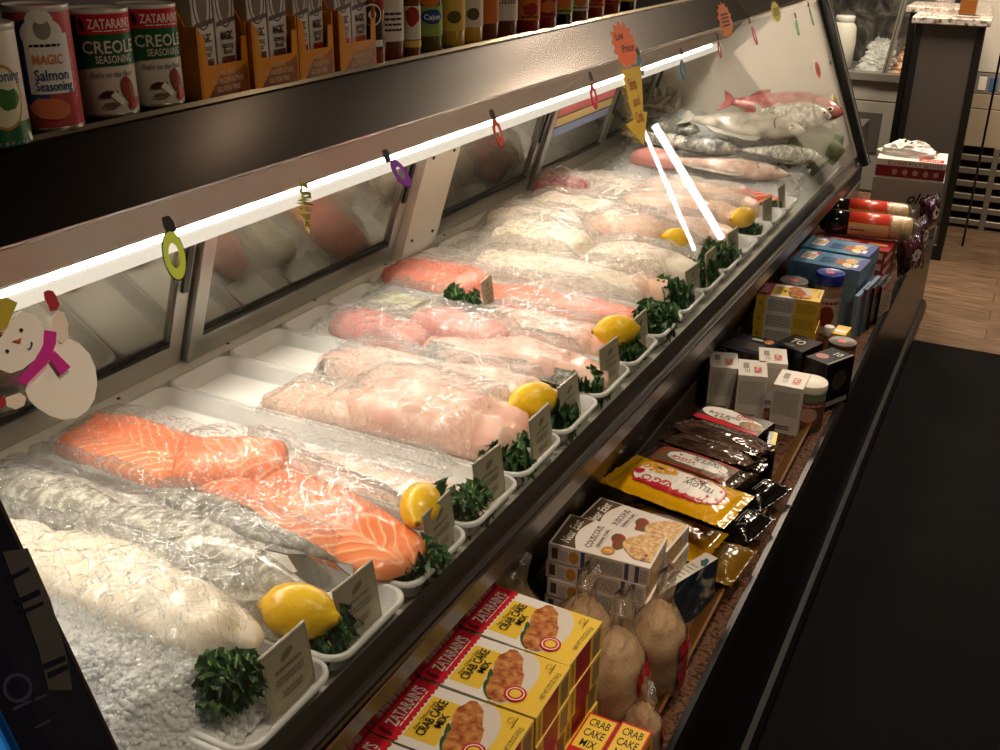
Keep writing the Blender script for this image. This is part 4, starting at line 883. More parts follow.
sp = carton('slim_packet', 'narrow black packet with a yellow stripe tipped against the beans packet', 'box', None, (-.366, 2.045, ZS+.0005), (.024, .10, .085), 8, BKB, {'topx': lambda a, L, W, Hh: a.rect(L*.05, -W*.42, L*.42, W*.42, P('print_lemon', 'e8d21e', .4))}, .004)
# white boxes with red lettering
WVB = P('vigo_white', 'd9d3c8', .45)
def vtop(a, L, W, Hh):
    a.text('VIGO', -W*.12, -L*.18, L*.26, RED, w=W*.42, bold=.03); a.rect(-W*.05, L*.12, W*.28, L*.32, INKG); a.lines(-W*.3, L*.1, -W*.1, L*.3, 3, INKG, .4, 2)
def vnear(a, L, W, Hh): a.lines(-L*.42, -Hh*.10, L*.42, Hh*.40, 13, P('print_lightgrey', 'aaa398', .6), .35, 4); a.lines(-L*.42, -Hh*.40, L*.2, -Hh*.30, 2, INK, .5, 6)
v0 = None
for x, y, rz, lab in ((-.558, 2.345, 17, 'white box with red lettering, leftmost of four, by the dark wall'), (-.483, 2.330, 15, 'white box with red lettering, front one of the middle pair'), (-.458, 2.430, 15, 'white box with red lettering, rear one of the middle pair'), (-.384, 2.310, 1, 'white box with red lettering standing in front of the round white lid')):
    loc = (x, y, ZS+.0005)
    if not v0: v0 = carton('white_rice_box', lab, 'box', 'white boxes with red lettering', loc, (.068, .098, .122), rz, WVB, {'top': vtop, 'near': vnear, 'right': lambda a, L, W, Hh: (a.lines(-W*.4, -Hh*.4, W*.4, Hh*.1, 8, P('print_lightgrey', 'aaa398', .6), .35, 9), a.ell(0, Hh*.25, W*.3, Hh*.12, RED, 18))})
    else: put_copy(v0, lab, loc, rz)
# round tub
def tub(name, lab, x, y, r, h, body, lid, lidh, band=None, cat='tub', grp=None, z=ZS+.0005, sticker=False):
    t = thing(name, lab, cat, (x, y, z), 0, grp)
    b_ = MB().lathe([(r*.94, 0), (r*.97, .002), (r*.97, h-lidh-.004), (r*.93, h-lidh)], body, 32)
    if band:
        A = Art(b_, cyl(r*.97, -1.2), .004); A.rect(-r*1.5, h*.12, r*1.5, h*.66, band[0]); A.ell(-r*.1, h*.38, r*.55, h*.16, band[1], 20); A.lines(-r*.9, h*.56, r*.9, h*.63, 1, band[1], .6, 3)
    b_.build('body', t)
    l = MB().lathe([(r*.99, h-lidh-.002), (r, h-lidh), (r, h-.003), (r*.97, h), (r*.90, h-.0012), (.0005, h-.0012)], lid, 32, caps=False)
    if sticker: Art(l, plane((0, 0, h-.001), (1, 0, 0), (0, 1, 0))).rect(-r*.3, -r*.25, r*.25, r*.2, P('sticker_pink', 'e8506a', .5))
    l.build('lid', t); return t
tub('round_tub', 'round tub with a white lid behind the white box', -.345, 2.330, .040, .118, P('tub_green', '5c6650', .3), P('lid_white', 'd8d3c2', .4), .018, (P('tub_label', '6a4038', .4), P('tub_print', 'b58a72', .4)))
tub('wide_jar', 'wide clear jar with a royal blue lid and pink sticker', -.425, 2.940, .040, .195, P('jar_spice', '8a6a58', .25, coat=.4), P('lid_blue', '1f2f8a', .3), .030, (P('jar_label', 'b9a896', .4), P('jar_print', '7a2a26', .4)), 'jar', sticker=True)
tub('clear_jar', 'low clear jar with a pink sticker left of the blue-lidded jar', -.520, 2.925, .040, .160, P('jar_amber', '8a4a1c', .25, coat=.4), P('lid_clear', '8f8a84', .15, .2), .014, None, 'jar', sticker=True)
tub('brown_canister', 'brown round canister with a dark lid and pink sticker by the granite edge', -.325, 2.63, .036, .115, P('canister_brown', '7a5634', .4), P('lid_brown', '4a3a2c', .4), .010, (P('canister_label', '5a3a1e', .4), P('canister_print', '3a2010', .4)), 'canister', sticker=True)
wb = thing('spice_bottle', 'small bottle with a white cap between the yellow boxes', 'bottle', (-.375, 2.72, ZS), 0)
MB().lathe([(.018, 0), (.019, .003), (.019, .075), (.012, .088), (.011, .092)], P('spice_red', '7a4a2a', .3), 20).build('body', wb); MB().lathe([(.0135, .09), (.014, .092), (.014, .114), (.012, .116)], P('cap_white', 'ddd8cc', .4), 20).build('cap', wb)
carton('mix_box', 'small upright yellow box right of the white-capped bottle', 'box', None, (-.345, 2.735, ZS+.0005), (.036, .07, .105), -4, YEL, {'near': lambda a, L, W, Hh: (a.rect(-L*.5, -Hh*.5, L*.5, -Hh*.1, P('print_ochre', 'a8862a', .5)), a.lines(-L*.4, Hh*.05, L*.4, Hh*.4, 5, INK, .4, 2)), 'topx': lambda a, L, W, Hh: a.rect(-L*.4, -W*.3, L*.4, 0, WPRINT)})
# black boxes
def blk_top(a, L, W, Hh): a.rect(-L*.40, -W*.30, L*.30, W*.14, P('print_charcoal', '3a3430', .4)); a.lines(-L*.06, W*.27, L*.18, W*.40, 1, P('print_silver', 'b8b2a6', .4), .8, 3); a.ell(L*.30, W*.32, L*.10, W*.12, FRIED, 18)
def blk_near(a, L, W, Hh): a.ring(-L*.36, 0, Hh*.40, Hh*.40, Hh*.05, INKG); a.text('350', -L*.36, 0, Hh*.22, INKG); a.lines(-L*.20, -Hh*.2, L*.02, Hh*.32, 3, INKG, .4, 4)
carton('black_box', 'flat black box leaning beside the front yellow stack of the far crab cake mix', 'box', 'black boxes', (-.530, 2.480, ZS+.085), (.125, .12, .036), -8, BKB, {'topx': blk_top, 'near': blk_near}, .001)
carton('black_box', 'black box lying under the flat black one by the dark wall', 'box', 'black boxes', (-.530, 2.485, ZS+.0005), (.12, .12, .083), -6, BKB, {'near': blk_near}, .001)
def to_top(a, L, W, Hh): a.text('TO', -L*.05, W*.05, W*.30, P('print_silver', 'b8b2a6', .4), w=L*.45, bold=.02); a.ell(-L*.1, -W*.3, L*.2, W*.1, P('print_charcoal', '3a3430', .4), 18)
carton('black_box', 'black box with silver letters just behind the white boxes', 'box', 'black boxes', (-.425, 2.575, ZS+.0005), (.085, .10, .110), -20, BKB, {'topx': to_top}, .001)
def ring_top(a, L, W, Hh):
    a.text('10', L*.12, W*.22, W*.22, P('print_silver', 'b8b2a6', .4), w=L*.28, bold=.02); a.ell(-L*.16, -W*.16, L*.24, W*.15, P('print_crimson', 'c0283a', .4), 22); a.ell(-L*.16, -W*.16, L*.19, W*.115, P('print_rose', '8c4a50', .4), 22); a.rect(L*.40, -W*.48, L*.46, W*.48, INKG)
carton('black_box', 'tall black box with a red ring mark by the granite edge', 'box', 'black boxes', (-.330, 2.480, ZS+.0005), (.068, .105, .128), -26, BKB, {'topx': ring_top, 'right': lambda a, L, W, Hh: (a.ell(0, Hh*.1, W*.28, Hh*.2, P('print_charcoal', '3a3430', .4), 18), a.rect(-W*.4, -Hh*.4, W*.4, -Hh*.3, INKG))}, .001)
# blue boxes
BLU = P('box_blue', '4f7fa0', .4); DBL = P('print_deepblue', '26308c', .4)
def blue_top(a, L, W, Hh):
    a.rect(-L*.40, -W*.20, -L*.20, W*.36, WPRINT)
    a.lines(-L*.385, -W*.10, -L*.215, W*.26, 3, P('print_redbrown', '8a2a22', .4), .6, 3); a.rect(-L*.25, W*.26, -L*.19, W*.40, RED)
    a.lines(-L*.12, -W*.25, L*.08, W*.20, 3, P('print_navyblue', '21407a', .4), .6, 5)
    a.ell(L*.17, -W*.05, L*.085, W*.24, noisy('print_egg', [(.3, '8a4a28'), (.7, 'b0683c')], 20, .4), 22); a.ell(L*.29, W*.12, L*.09, W*.20, COUSP, 20, .3, .2, 3); a.ell(L*.28, -W*.22, L*.07, W*.16, P('print_cream', 'e2cfa8', .4), 20, .3, .2, 4)
    a.poly([(L*.33, -W*.5), (L*.5, -W*.5), (L*.5, W*.46), (L*.40, W*.40)], DBL); a.rect(L*.36, -W*.32, L*.42, -W*.08, WPRINT)
b0 = None
for y, n, w, dz in ((3.215, 4, 'farther', .0487), (3.060, 4, 'nearer', .0487)):
    for k in range(n):
        lab = 'light blue mix box, %s of the %s blue stack' % (('lowest', 'second from the bottom', 'second from the top', 'topmost')[k], w)
        loc = (-.452+.003*(k % 2), y, ZS+.0005+dz*k)
        if not b0: b0 = carton('blue_mix_box', lab, 'box', 'light blue mix boxes', loc, (.205, .132, .048), -5, BLU, {'topx': blue_top, 'near': lambda a, L, W, Hh: (a.rect(L*.2, -Hh*.5, L*.5, Hh*.5, P('print_paleblue', '7f9cae', .4)), a.lines(-L*.4, -Hh*.3, L*.1, Hh*.3, 4, P('print_navyblue', '21407a', .4), .4, 4))})
        else: put_copy(b0, lab, loc, -5)
for k in range(4):
    carton('thin_box', ('thin pale blue box standing on edge, nearest the blue stack', 'thin grey blue box standing on edge, second from the blue stack', 'thin dark box standing on edge, third from the blue stack', 'thin black box standing on edge, outermost by the granite edge')[k], 'box', 'thin boxes standing on edge', (-.338+.014*k, 3.02+.055*k, ZS+.0005), (.012, .15, (.135, .14, .13, .12)[k]), -6, (P('thin_paleblue', '7e9cb0', .4), P('thin_greyblue', '55687a', .4), P('thin_dark', '26242a', .3), BKB)[k], {'right': lambda a, L, W, Hh: (a.lines(-W*.4, -Hh*.3, W*.3, Hh*.2, 4, INKG, .5, 3), a.rect(-W*.3, Hh*.3, W*.1, Hh*.42, RED))})
# red snack boxes, two wrapped tubes
def red_near(a, L, W, Hh): a.rect(-L*.46, -Hh*.3, L*.1, Hh*.25, P('print_salmonred', 'c06a50', .4)); a.lines(-L*.4, -Hh*.2, L*.0, Hh*.2, 2, WPRINT, .5, 2); a.rect(L*.2, -Hh*.3, L*.44, Hh*.3, TANP)
for k in range(4): carton('red_snack_box', ('lowest red snack box under the wrapped tubes', 'second lowest red snack box under the wrapped tubes', 'second highest red snack box under the wrapped tubes', 'highest red snack box behind the blue stacks')[k], 'box', 'red snack boxes', (-.445, 3.46, ZS+.0005+.037*k), (.25, .13, .036), -4, P('snack_red', '8c1c20', .3), {'near': red_near, 'topx': red_near, 'right': red_near})
for k in range(3): carton('red_snack_box', ('lowest box in the pile under the farther tube', 'middle box in the pile under the farther tube', 'top box in the pile under the farther tube')[k], 'box', 'red snack boxes', (-.455, 3.80, ZS+.0005+.040*k), (.25, .16, .039), -3, P('snack_dark', '3a1a18', .3), {'near': red_near, 'right': red_near})
PASTA = noisy('biscuit_rows', [(.3, 'b08a52'), (.6, 'd9b97c'), (.8, 'e8d2a0')], 20, .4, stretch=(8, .4, 1))
def roll(lab, x, y, z, rz):
    r = thing('wrapped_tube', lab, 'packet', (x, y, z), 0, 'wrapped biscuit tubes', (0, 0, R(rz)))
    rr = .040; M = Matrix.Rotation(PI/2, 4, 'Y')
    MB().lathe([(rr, -.055), (rr, .075)], P('tube_red', 'c8402c', .3, coat=.3), 28, M=M).build('red_sleeve', r)
    MB().lathe([(rr*.95, .0752), (rr*.98, .085), (rr*.97, .125), (rr*.85, .138), (rr*.3, .142)], PASTA, 28, M=M).build('biscuits', r)
    MB().lathe([(rr*.25, -.150), (rr*.75, -.140), (rr*.99, -.12), (rr*1.0, -.056)], P('tube_black', '141110', .15, coat=.5), 28, M=M).build('black_end', r)
    MB().lathe([(rr*1.03, .07), (rr*1.04, .12), (rr*.9, .145), (rr*.5, .155), (rr*.7, .168)], PACKFILM, 28, M=M, caps=False).build('clear_wrap', r)
    lb = MB(); A = Art(lb, lambda a, b, l: Vector((a, -(rr+l)*math.cos(b/rr), (rr+l)*math.sin(b/rr))))
    splitpoly(A, [(-.053, -.055), (.073, -.055), (.073, .010), (-.053, .010)], P('sleeve_cream', 'cdaa78', .35), 12); A.lines(-.045, -.012, .0, -.004, 1, INK, .5, 2); A.rect(-.053, .010, .073, .013, P('sleeve_gold', 'd9a03a', .3))
    lb.build('label_band', r)
roll('red and cream wrapped biscuit tube lying nearer the blue boxes', -.420, 3.52, ZS+.190, 5)
roll('red and cream wrapped biscuit tube lying nearer the glove box', -.465, 3.81, ZS+.162, 4)
# candy bags hanging over the end
CANDY = noisy('candy_wraps', [(.35, '1c1114'), (.5, '4a1c22'), (.62, '2a2424'), (.75, '9a928c')], 55, .15, coat=.6)
for k, (x, y, z, rz, lab) in enumerate(((-.300, 3.62, ZS+.02, 70, 'dark shiny candy bag standing beside the nearer biscuit tube'), (-.300, 3.84, ZS+.03, 80, 'dark shiny candy bag beside the farther biscuit tube'), (-.292, 4.05, ZS+.06, 75, 'dark shiny candy bag leaning on the glove box'))):
    o = pillow('candy_bag', lab, .17, .12, .045, CANDY, lambda a, L, W: a.ell(0, 0, L*.2, W*.15, P('candy_print', 'a89a94', .3), 16, 0, .4, 3), (x, y, z+.06), (80, 0, rz), grp='dark candy bags', seed=60+k, wr=.008)
    o['category'] = 'bag'
# glove boxes
GLW = P('glove_box_white', 'd9d2c8', .5); MAR = P('glove_maroon', '7c1f26', .4)
def gl_near(a, L, W, Hh):
    a.rect(-L/2, -Hh*.46, L/2, Hh*.16, MAR); a.text('ECONO POLY GLOVES', L*.06, Hh*.30, Hh*.20, MAR, w=L*.78, bold=.01)
    for k in range(5): a.ell(-L*.22+L*.15*k, -Hh*.16, L*.04, Hh*.16, P('glove_print', 'b98a86', .4), 14, 0, .3, k)
def gl_top(a, L, W, Hh): a.rect(L*.10, -W*.46, L*.46, -W*.20, RED); a.text('GLOVES', L*.28, -W*.33, W*.10, WPRINT, w=L*.26); a.ell(-L*.05, W*.05, L*.30, W*.22, P('slot_dark', '3a3434', .6), 24)
gx, gy = -.380, 4.27
carton('glove_box', 'white and maroon box of poly gloves at the far end of the shelf', 'box', None, (gx, gy, .712-.0), (.245, .20, .068), 4, GLW, {'near': gl_near, 'topx': gl_top})
GLV = clear('poly_gloves', (.95, .95, .94), .3, 1.4, 1.0, .02, .62, .3, 60, (1, 1, 1), 'f2efe8')
def glv(u, v):
    a = 2*PI*v; r = (.085*(1-u)**.6+.02*u)*(1+.25*nz(u*6, a*1.5, 4)); return Vector((r*1.25*math.cos(a), r*.7*math.sin(a), .045*u**.7*(1+.5*nz(a*2, u*4, 2))+.004*nz(a*9, u*20)))
tag(MB().grid(glv, 18, 40, P('glove_plastic', 'e2dfd8', .35)).build('glove_plume', loc=(gx-.02, gy+.01, .781)), 'crumpled white poly gloves bursting out of the top box', 'gloves')
carton('storage_carton', 'grey white carton with italic lettering under the glove box', 'box', None, (gx, gy, ZS+.0005), (.25, .21, .21), 4, P('carton_grey', 'aaa298', .5), {'near': lambda a, L, W, Hh: (a.text('oldi', L*.20, Hh*.18, Hh*.20, INK, w=L*.34, shear=.35, bold=.015), a.lines(L*.08, -Hh*.05, L*.36, Hh*.02, 2, INKG, .5, 2))})
gh = [(-.0, 0), (.03, .002), (.034, -.06), (.03, -.10), (.022, -.135), (.016, -.142), (.010, -.12), (.0, -.09), (-.012, -.05), (-.014, -.02)]
gm = MB()
def glf(u, v):
    t = 1-u; w = .024*(.35+.65*math.sin(PI*min(1, .25+.7*t))); a = 2*PI*v
    return Vector((w*math.cos(a)+.010*(1-t), w*.45*math.sin(a)+.003*nz(a, t*6), -.16+.16*t+.004*nz(a*2, t*9, 2)))
tag(gm.grid(glf, 20, 20, P('glove_plastic', 'e2dfd8', .35), cv=True, capu=True).build('loose_glove', loc=(-.262, 4.20, .60), rot=(0, R(8), 0)), 'loose white poly glove drooping over the shelf end', 'glove')
# ------------------------------------------------------------------ goods on top of the canopy
ZC = 1.383
def shelf(px, py): return at(px, py, ZC)
def can_on(name, lab, cat, grp, px, py, r, h, body, art, tip=0):
    p = shelf(px, py)+Vector((-.012, .02, 0)); t = thing(name, lab, cat, (p.x, p.y, ZC), 0, grp)
    b = MB().lathe([(r*.95, 0), (r, .003), (r, h-.004), (r*.96, h)], body, 36)
    A = Art(b, cyl(r, -PI*.19), .003); art(A, r, h); b.build('can_body', t)
    RIM = P('can_rim', 'a9a39a', .3, .9)
    MB().lathe([(r*.96, -.0), (r*1.012, .001), (r*1.012, .0045), (r*.99, .006)], RIM, 36, caps=False).build('bottom_rim', t)
    MB().lathe([(r*.99, h-.005), (r*1.015, h-.003), (r*1.015, h+.002), (r*.96, h+.003), (r*.92, h-.001), (.0005, h-.001)], P('shaker_lid', 'c7bfb2', .35), 36, caps=False).build('lid', t)
    return t
CREW = P('creole_white', 'd9cdbd', .4); CREG = P('creole_green', '14562a', .4)
def creole(a, r, h):
    W = r*1.55
    a.rect(-W, h*.50, W, h*.99, CREG); a.rect(-W, h*.86, -W*.70, h*.99, CREW); a.poly([(-W, h*.50), (-W, h*.43), (-W*.3, h*.49), (W, h*.53), (W, h*.50)], CREG)
    a.rect(-W*.52, h*.80, W*.80, h*.985, RED); a.text("ZATARAIN'S", W*.20, h*.895, h*.085, WPRINT, w=W*1.0); a.lines(-W*.2, h*.825, W*.65, h*.84, 1, WPRINT, .6, 2); a.ell(-W*.42, h*.89, W*.05, h*.07, P('print_black', '15100e', .4), 10, .3, .4)
    a.text('CREOLE', W*.12, h*.68, h*.115, CREW, w=W*1.15, bold=.015); a.text('SEASONING', W*.18, h*.565, h*.07, CREW, w=W*.80); a.text('Shake on the flavor', W*.10, h*.425, h*.055, INK, w=W*.95, shear=.3, bold=0)
    a.ell(-W*.06, h*.235, W*.18, h*.035, P('spice_print', '3a201a', .5), 16, .2, .3, 2); a.poly([(W*.08, h*.27), (W*.26, h*.16), (W*.20, h*.12), (-W*.02, h*.22)], P('spoon_print', 'efe8dc', .4))
    a.ell(W*.38, h*.27, W*.15, h*.13, P('tomato_print', '8c3a2a', .4), 18, .3); a.ell(W*.50, h*.13, W*.17, h*.055, P('pepper_print', '9a2018', .4), 16, .4); a.ring(-W*.02, h*.13, W*.16, h*.03, .0025, P('rope_print', '6b5a3c', .5), 16)
can_on('seasoning_can', 'pinkish red salmon seasoning can, second can from the left edge', 'can', 'seasoning cans on top of the case', 47, 131, .0345, .132, P('salmon_can', 'b5474a', .4), lambda a, r, h: (
    a.ell(-r*.50, h*.56, r*.62, h*.36, P('seal_blue', '1f3f7a', .4), 28), a.ell(-r*.05, h*.90, r*.42, h*.10, WPRINT, 22), a.rect(-r*.62, h*.32, r*.8, h*.80, WPRINT), a.ell(-r*.02, h*.80, r*.66, h*.13, WPRINT, 24),
    a.ell(.0, h*.84, r*.26, h*.085, P('portrait_grey', '8f857c', .5), 16), a.ell(0, h*.93, r*.22, h*.05, P('hat_white', 'e9e2d6', .5), 14), a.lines(-r*.45, h*.70, r*.5, h*.73, 1, INK, .7, 3),
    a.text('MAGIC', .05*r, h*.60, h*.075, P('print_orange', 'd2803a', .4), w=r*.9, bold=.02), a.text('Salmon', .1*r, h*.475, h*.085, P('seal_blue', '1f3f7a', .4), w=r*1.05, bold=.012), a.text('Seasoning', .14*r, h*.385, h*.075, P('seal_blue', '1f3f7a', .4), w=r*1.15, bold=.012),
    a.ell(-.1*r, h*.20, r*.62, h*.09, P('salmon_print', 'd0764e', .4), 20, -.1, .12, 3)))
cc = can_on('seasoning_can', 'green and white creole seasoning can next to the salmon can', 'can', 'seasoning cans on top of the case', 104, 117, .0365, .121, CREW, creole)
p = shelf(152, 107)+Vector((-.012, .02, 0)); put_copy(cc, 'green and white creole seasoning can touching the first orange display tray', (p.x, p.y, ZC), 3)
can_on('seasoning_can', 'white and green can cut off by the left picture edge', 'can', 'seasoning cans on top of the case', -13, 146, .0375, .120, CREW, lambda a, r, h: (
    a.rect(-r*1.2, 0, r*1.55, h*.20, CREG), a.ell(r*.35, h*.42, r*.62, h*.27, P('label_cream', 'd9d2b0', .4), 24), a.ring(r*.35, h*.42, r*.64, h*.28, .003, P('label_gold', 'a8863a', .4), 24), a.ell(r*.5, h*.40, r*.30, h*.10, P('leaf_print', '3c6b2c', .4), 16, .5, .4, 2), a.text('Seasoning', r*.35, h*.60, h*.09, P('seal_blue', '1f3f7a', .4), w=r*1.3)))
# orange display trays with white shaker boxes inside
ORG = P('tray_orange', 'd98a1c', .4); ORG2 = noisy('tray_print', [(.35, '4a2416'), (.55, '8a4a1a'), (.75, 'c87a1c')], 14, .4)
def disp(lab, px0, py0, px1, py1, nb, col, seed):
    a, b = shelf(px0, py0), shelf(px1, py1); w = (b-a).length; dpt = .10; d = (b-a).normalized(); rz = math.atan2(d.y, d.x)-PI/2
    t = thing('display_carton', lab, 'carton', (a.x, a.y, ZC), rz, 'orange display cartons on top of the case')
    u, v = Vector((0, 1, 0)), Vector((0, 0, 1)); th = .002
    hf, hs = .042, .092
    f = MB().prism([(0, 0), (w, 0), (w, hs*.8), (w-.010, hs*.8), (w-.012, hf), (.018, hf), (.014, hs*.86), (0, hs)], (-th, 0, 0), u, v, th, ORG)
    A = Art(f, plane((0, 0, 0), u, v)); A.poly([(.012, .001), (w-.001, .001), (w-.001, hf-.002), (w*.8, hf-.010), (w*.4, hf-.014)], ORG2)
    for k, s in enumerate(('NO MSG', 'NO PRESERVATIVES', 'GLUTEN FREE')): A.text(s, w*.55, hf*.74-hf*.25*k, hf*.16, P('tray_ink', 'd9b48a', .5), w=w*(.30, .66, .48)[k])
    f.build('front_wall', t)
    MB().prism([(0, 0), (dpt, 0), (dpt, .14), (dpt*.5, .14), (.02, hs), (0, hs)], (0, th, 0), (-1, 0, 0), v, th, ORG).build('side_wall', t)
    MB().prism([(0, 0), (dpt, 0), (dpt, .14), (dpt*.5, .14), (.02, hs), (0, hs)], (0, w, 0), (-1, 0, 0), v, th, ORG).build('side_wall', t)
    MB().prism([(0, 0), (w, 0), (w, .15), (0, .15)], (-dpt, 0, 0), u, v, th, ORG).build('back_wall', t)
    bw = (w-.010)/nb; R_ = Matrix.Rotation(rz, 4, 'Z')
    for k in range(nb):
        c = Vector(t.location)+R_ @ Vector((-.038, .005+bw*(k+.5), .002))
        o = MB().box((0, 0, .085), (.055, bw-.003, .17), P('shaker_white', 'cfc4b6', .45), .001); fr = plane((.0275, 0, 0), u, v); A = Art(o, fr); q = bw/2
        A.ring(0, .118, q*.78, .034, .0018, INK); A.ell(0, .118, q*.45, .026, P('portrait_brown', '7a6458', .5), 18); A.ell(0, .140, q*.30, .010, P('hat_white', 'e9e2d6', .5), 12)
        A.poly([(-q*.86, .086), (q*.86, .092), (q*.86, .098), (-q*.86, .092)], P('ribbon_grey', '5a5048', .5)); A.text('MAGIC', 0, .074, .011, INK, w=q*1.1, bold=.02); A.text('Seasoning', 0, .062, .008, INK, w=q*1.1); A.text('Blends', 0, .0535, .007, INK, w=q*.8)
        A.rect(-q*.6, .036, q*.6, .047, col); A.lines(-q*.5, .030, q*.5, .034, 1, INKG, .6, k)
        o = o.build('shaker_box', loc=c, rot=(0, 0, rz)); tag(o, 'white shaker box with a shield, %s in the %s' % (('left', 'right', 'last')[k] if nb > 1 else 'single', lab.split(',')[0]), 'box', 'shaker boxes in the display cartons')
MARO = P('shaker_maroon', '6b2c24', .4)
disp('first orange display carton, beside the creole cans', 203, 101, 250, 90.5, 2, MARO, 1)
disp('second orange display carton, next to the first', 256, 91, 299, 82, 2, P('shaker_brown', '5c3424', .4), 2)
disp('third orange display carton, before the last one', 301, 81.5, 334, 74.5, 2, P('shaker_red', '8a2a1c', .4), 3)
disp('fourth orange display carton, beside the dark spice jar', 341, 73, 376, 65.5, 2, P('shaker_orange', 'b0502a', .4), 4)
# bottles and jars along the canopy
def bottle(name, lab, px, py, r, h, body, label, cap, kind='jar', prints=None, cat='bottle'):
    p = shelf(px, py)+Vector((-.006-r, r*.3, 0)); t = thing(name, lab, cat, (p.x, p.y, ZC), 0, 'bottles and jars on top of the case')
    prof = {'jar': [(r*.9, 0), (r, .003), (r, h*.78), (r*.8, h*.84), (r*.78, h*.86)], 'sauce': [(r*.9, 0), (r, .003), (r, h*.55), (r*.85, h*.63), (r*.42, h*.72), (r*.36, h*.88)], 'squeeze': [(r*.85, 0), (r*.98, .004), (r, h*.25), (r*.93, h*.42), (r, h*.6), (r*.7, h*.74), (r*.5, h*.82)]}[kind]
    b = MB().lathe(prof, body, 26); A = Art(b, cyl(r, -PI*.24), .003); A.rect(-r*1.3, h*.18, r*1.3, h*.52, label)
    if prints: prints(A, r, h)
    b.build('body', t); z0 = prof[-1][1]; rc = prof[-1][0]
    MB().lathe([(rc*1.1, z0), (rc*1.14, z0+.002), (rc*1.14, h-.002), (rc, h)], cap, 22).build('cap', t); return t
AMB = P('amber_sauce', '6b3a18', .12, coat=.5); YELS = P('yellow_sauce', 'c79a2a', .2, coat=.4); DGL = P('dark_glass', '1a1310', .1, coat=.5); REDS = P('red_sauce', '8a2a1a', .2, coat=.4); OLV = P('olive_sauce', '5a5428', .15, coat=.4)
WLAB = P('label_white', 'd4c9b6', .45); YLAB = P('label_yellow', 'd2b04a', .45); RLAB = P('label_red', '9a2420', .45); OLAB = P('label_orange', 'c8702c', .45); BCAP = P('cap_black', '161312', .35); RCAP = P('cap_red', '9a1f1c', .35)
bottle('spice_jar', 'dark spice jar with a round black and white seal', 384, 65, .026, .13, REDS, P('label_dark', '3a201c', .4), BCAP, 'jar', lambda a, r, h: (a.ell(0, h*.60, r*.72, r*.72, INK, 22), a.ring(0, h*.60, r*.66, r*.66, r*.10, WPRINT), a.ell(0, h*.60, r*.25, r*.30, WPRINT, 9, .4, .5), a.rect(-r*.7, h*.22, r*.7, h*.30, WPRINT)))
bottle('sauce_bottle', 'bottle with a large white label beside the dark spice jar', 402, 60.5, .030, .17, AMB, WLAB, BCAP, 'jar', lambda a, r, h: (a.ring(0, h*.62, r*.8, h*.07, .0015, INK), a.text('JERK', 0, h*.62, h*.05, INK, w=r*1.1), a.rect(-r*1.2, h*.52, r*1.2, h*.76, WLAB), a.ring(0, h*.66, r*.8, h*.07, .0015, INK), a.text('JAMAICAN', 0, h*.66, h*.045, INK, w=r*1.2), a.lines(-r*.8, h*.28, r*.8, h*.48, 4, INK, .4, 4)))
bottle('sauce_bottle', 'slim bottle with a white and red label and yellow band', 421, 57, .018, .16, AMB, WLAB, RCAP, 'jar', lambda a, r, h: (a.rect(-r*1.2, h*.10, r*1.2, h*.17, YLAB), a.ell(0, h*.42, r*.7, h*.10, RLAB, 14, 0, .4)))
bottle('sauce_bottle', 'bottle with a green, orange and blue label behind glare', 441, 52, .028, .15, OLV, P('label_green', '8aa04a', .45), BCAP, 'jar', lambda a, r, h: (a.ell(0, h*.60, r*.7, h*.09, OLAB, 18), a.ell(.1*r, h*.40, r*.75, h*.085, P('label_blue', '1f3f7a', .4), 20), a.text('Cajun', .1*r, h*.40, h*.06, WPRINT, w=r*1.1)))
bottle('squeeze_bottle', 'plump yellow squeeze bottle, first of two', 464, 47, .028, .16, YELS, YLAB, YLAB, 'squeeze', lambda a, r, h: a.ell(0, h*.33, r*.5, h*.07, OLV, 16))
bottle('squeeze_bottle', 'plump yellow squeeze bottle, second of two', 482, 43, .027, .16, YELS, WLAB, YLAB, 'squeeze', lambda a, r, h: a.ell(0, h*.33, r*.5, h*.07, OLV, 16))
bottle('sauce_bottle', 'bottle with a white and orange label after the yellow pair', 498, 40, .026, .17, AMB, OLAB, RCAP, 'jar', lambda a, r, h: (a.rect(-r*1.2, h*.52, r*1.2, h*.74, WLAB), a.text('HOT', 0, h*.62, h*.08, RLAB, w=r*1.1)))
bottle('sauce_bottle', 'bottle with a tall cream label and dark lettering', 516, 36.5, .033, .17, AMB, WLAB, BCAP, 'jar', lambda a, r, h: (a.rect(-r*1.2, h*.5, r*1.2, h*.76, WLAB), a.text('Classic', 0, h*.40, h*.06, INK, w=r*1.4)))
for k, (px, py, c, l, d) in enumerate(((539, 32, REDS, OLAB, 'orange labelled jar beyond the cream labelled bottle'), (556, 28.5, REDS, RLAB, 'red labelled jar beyond the orange labelled one'), (572, 25, DGL, P('label_green', '8aa04a', .45), 'green labelled jar among red jars'), (588, 21.5, AMB, WLAB, 'pale labelled jar before the shelf darkens'), (604, 18, REDS, OLAB, 'orange labelled jar near the top edge of the picture'), (620, 14.5, REDS, RLAB, 'red labelled jar above the orange starburst sign'), (636, 11, DGL, YLAB, 'yellow labelled jar, last one along the canopy'))):
    bottle('sauce_jar', d, px, py, .030, .13, c, l, (RCAP, BCAP)[k % 2], 'jar', lambda a, r, h: (a.ell(0, h*.35, r*.6, h*.10, OLAB if l is not OLAB else RLAB, 16, 0, .3, 3), a.lines(-r*.7, h*.22, r*.7, h*.26, 1, INK, .6, 2)), 'jar')
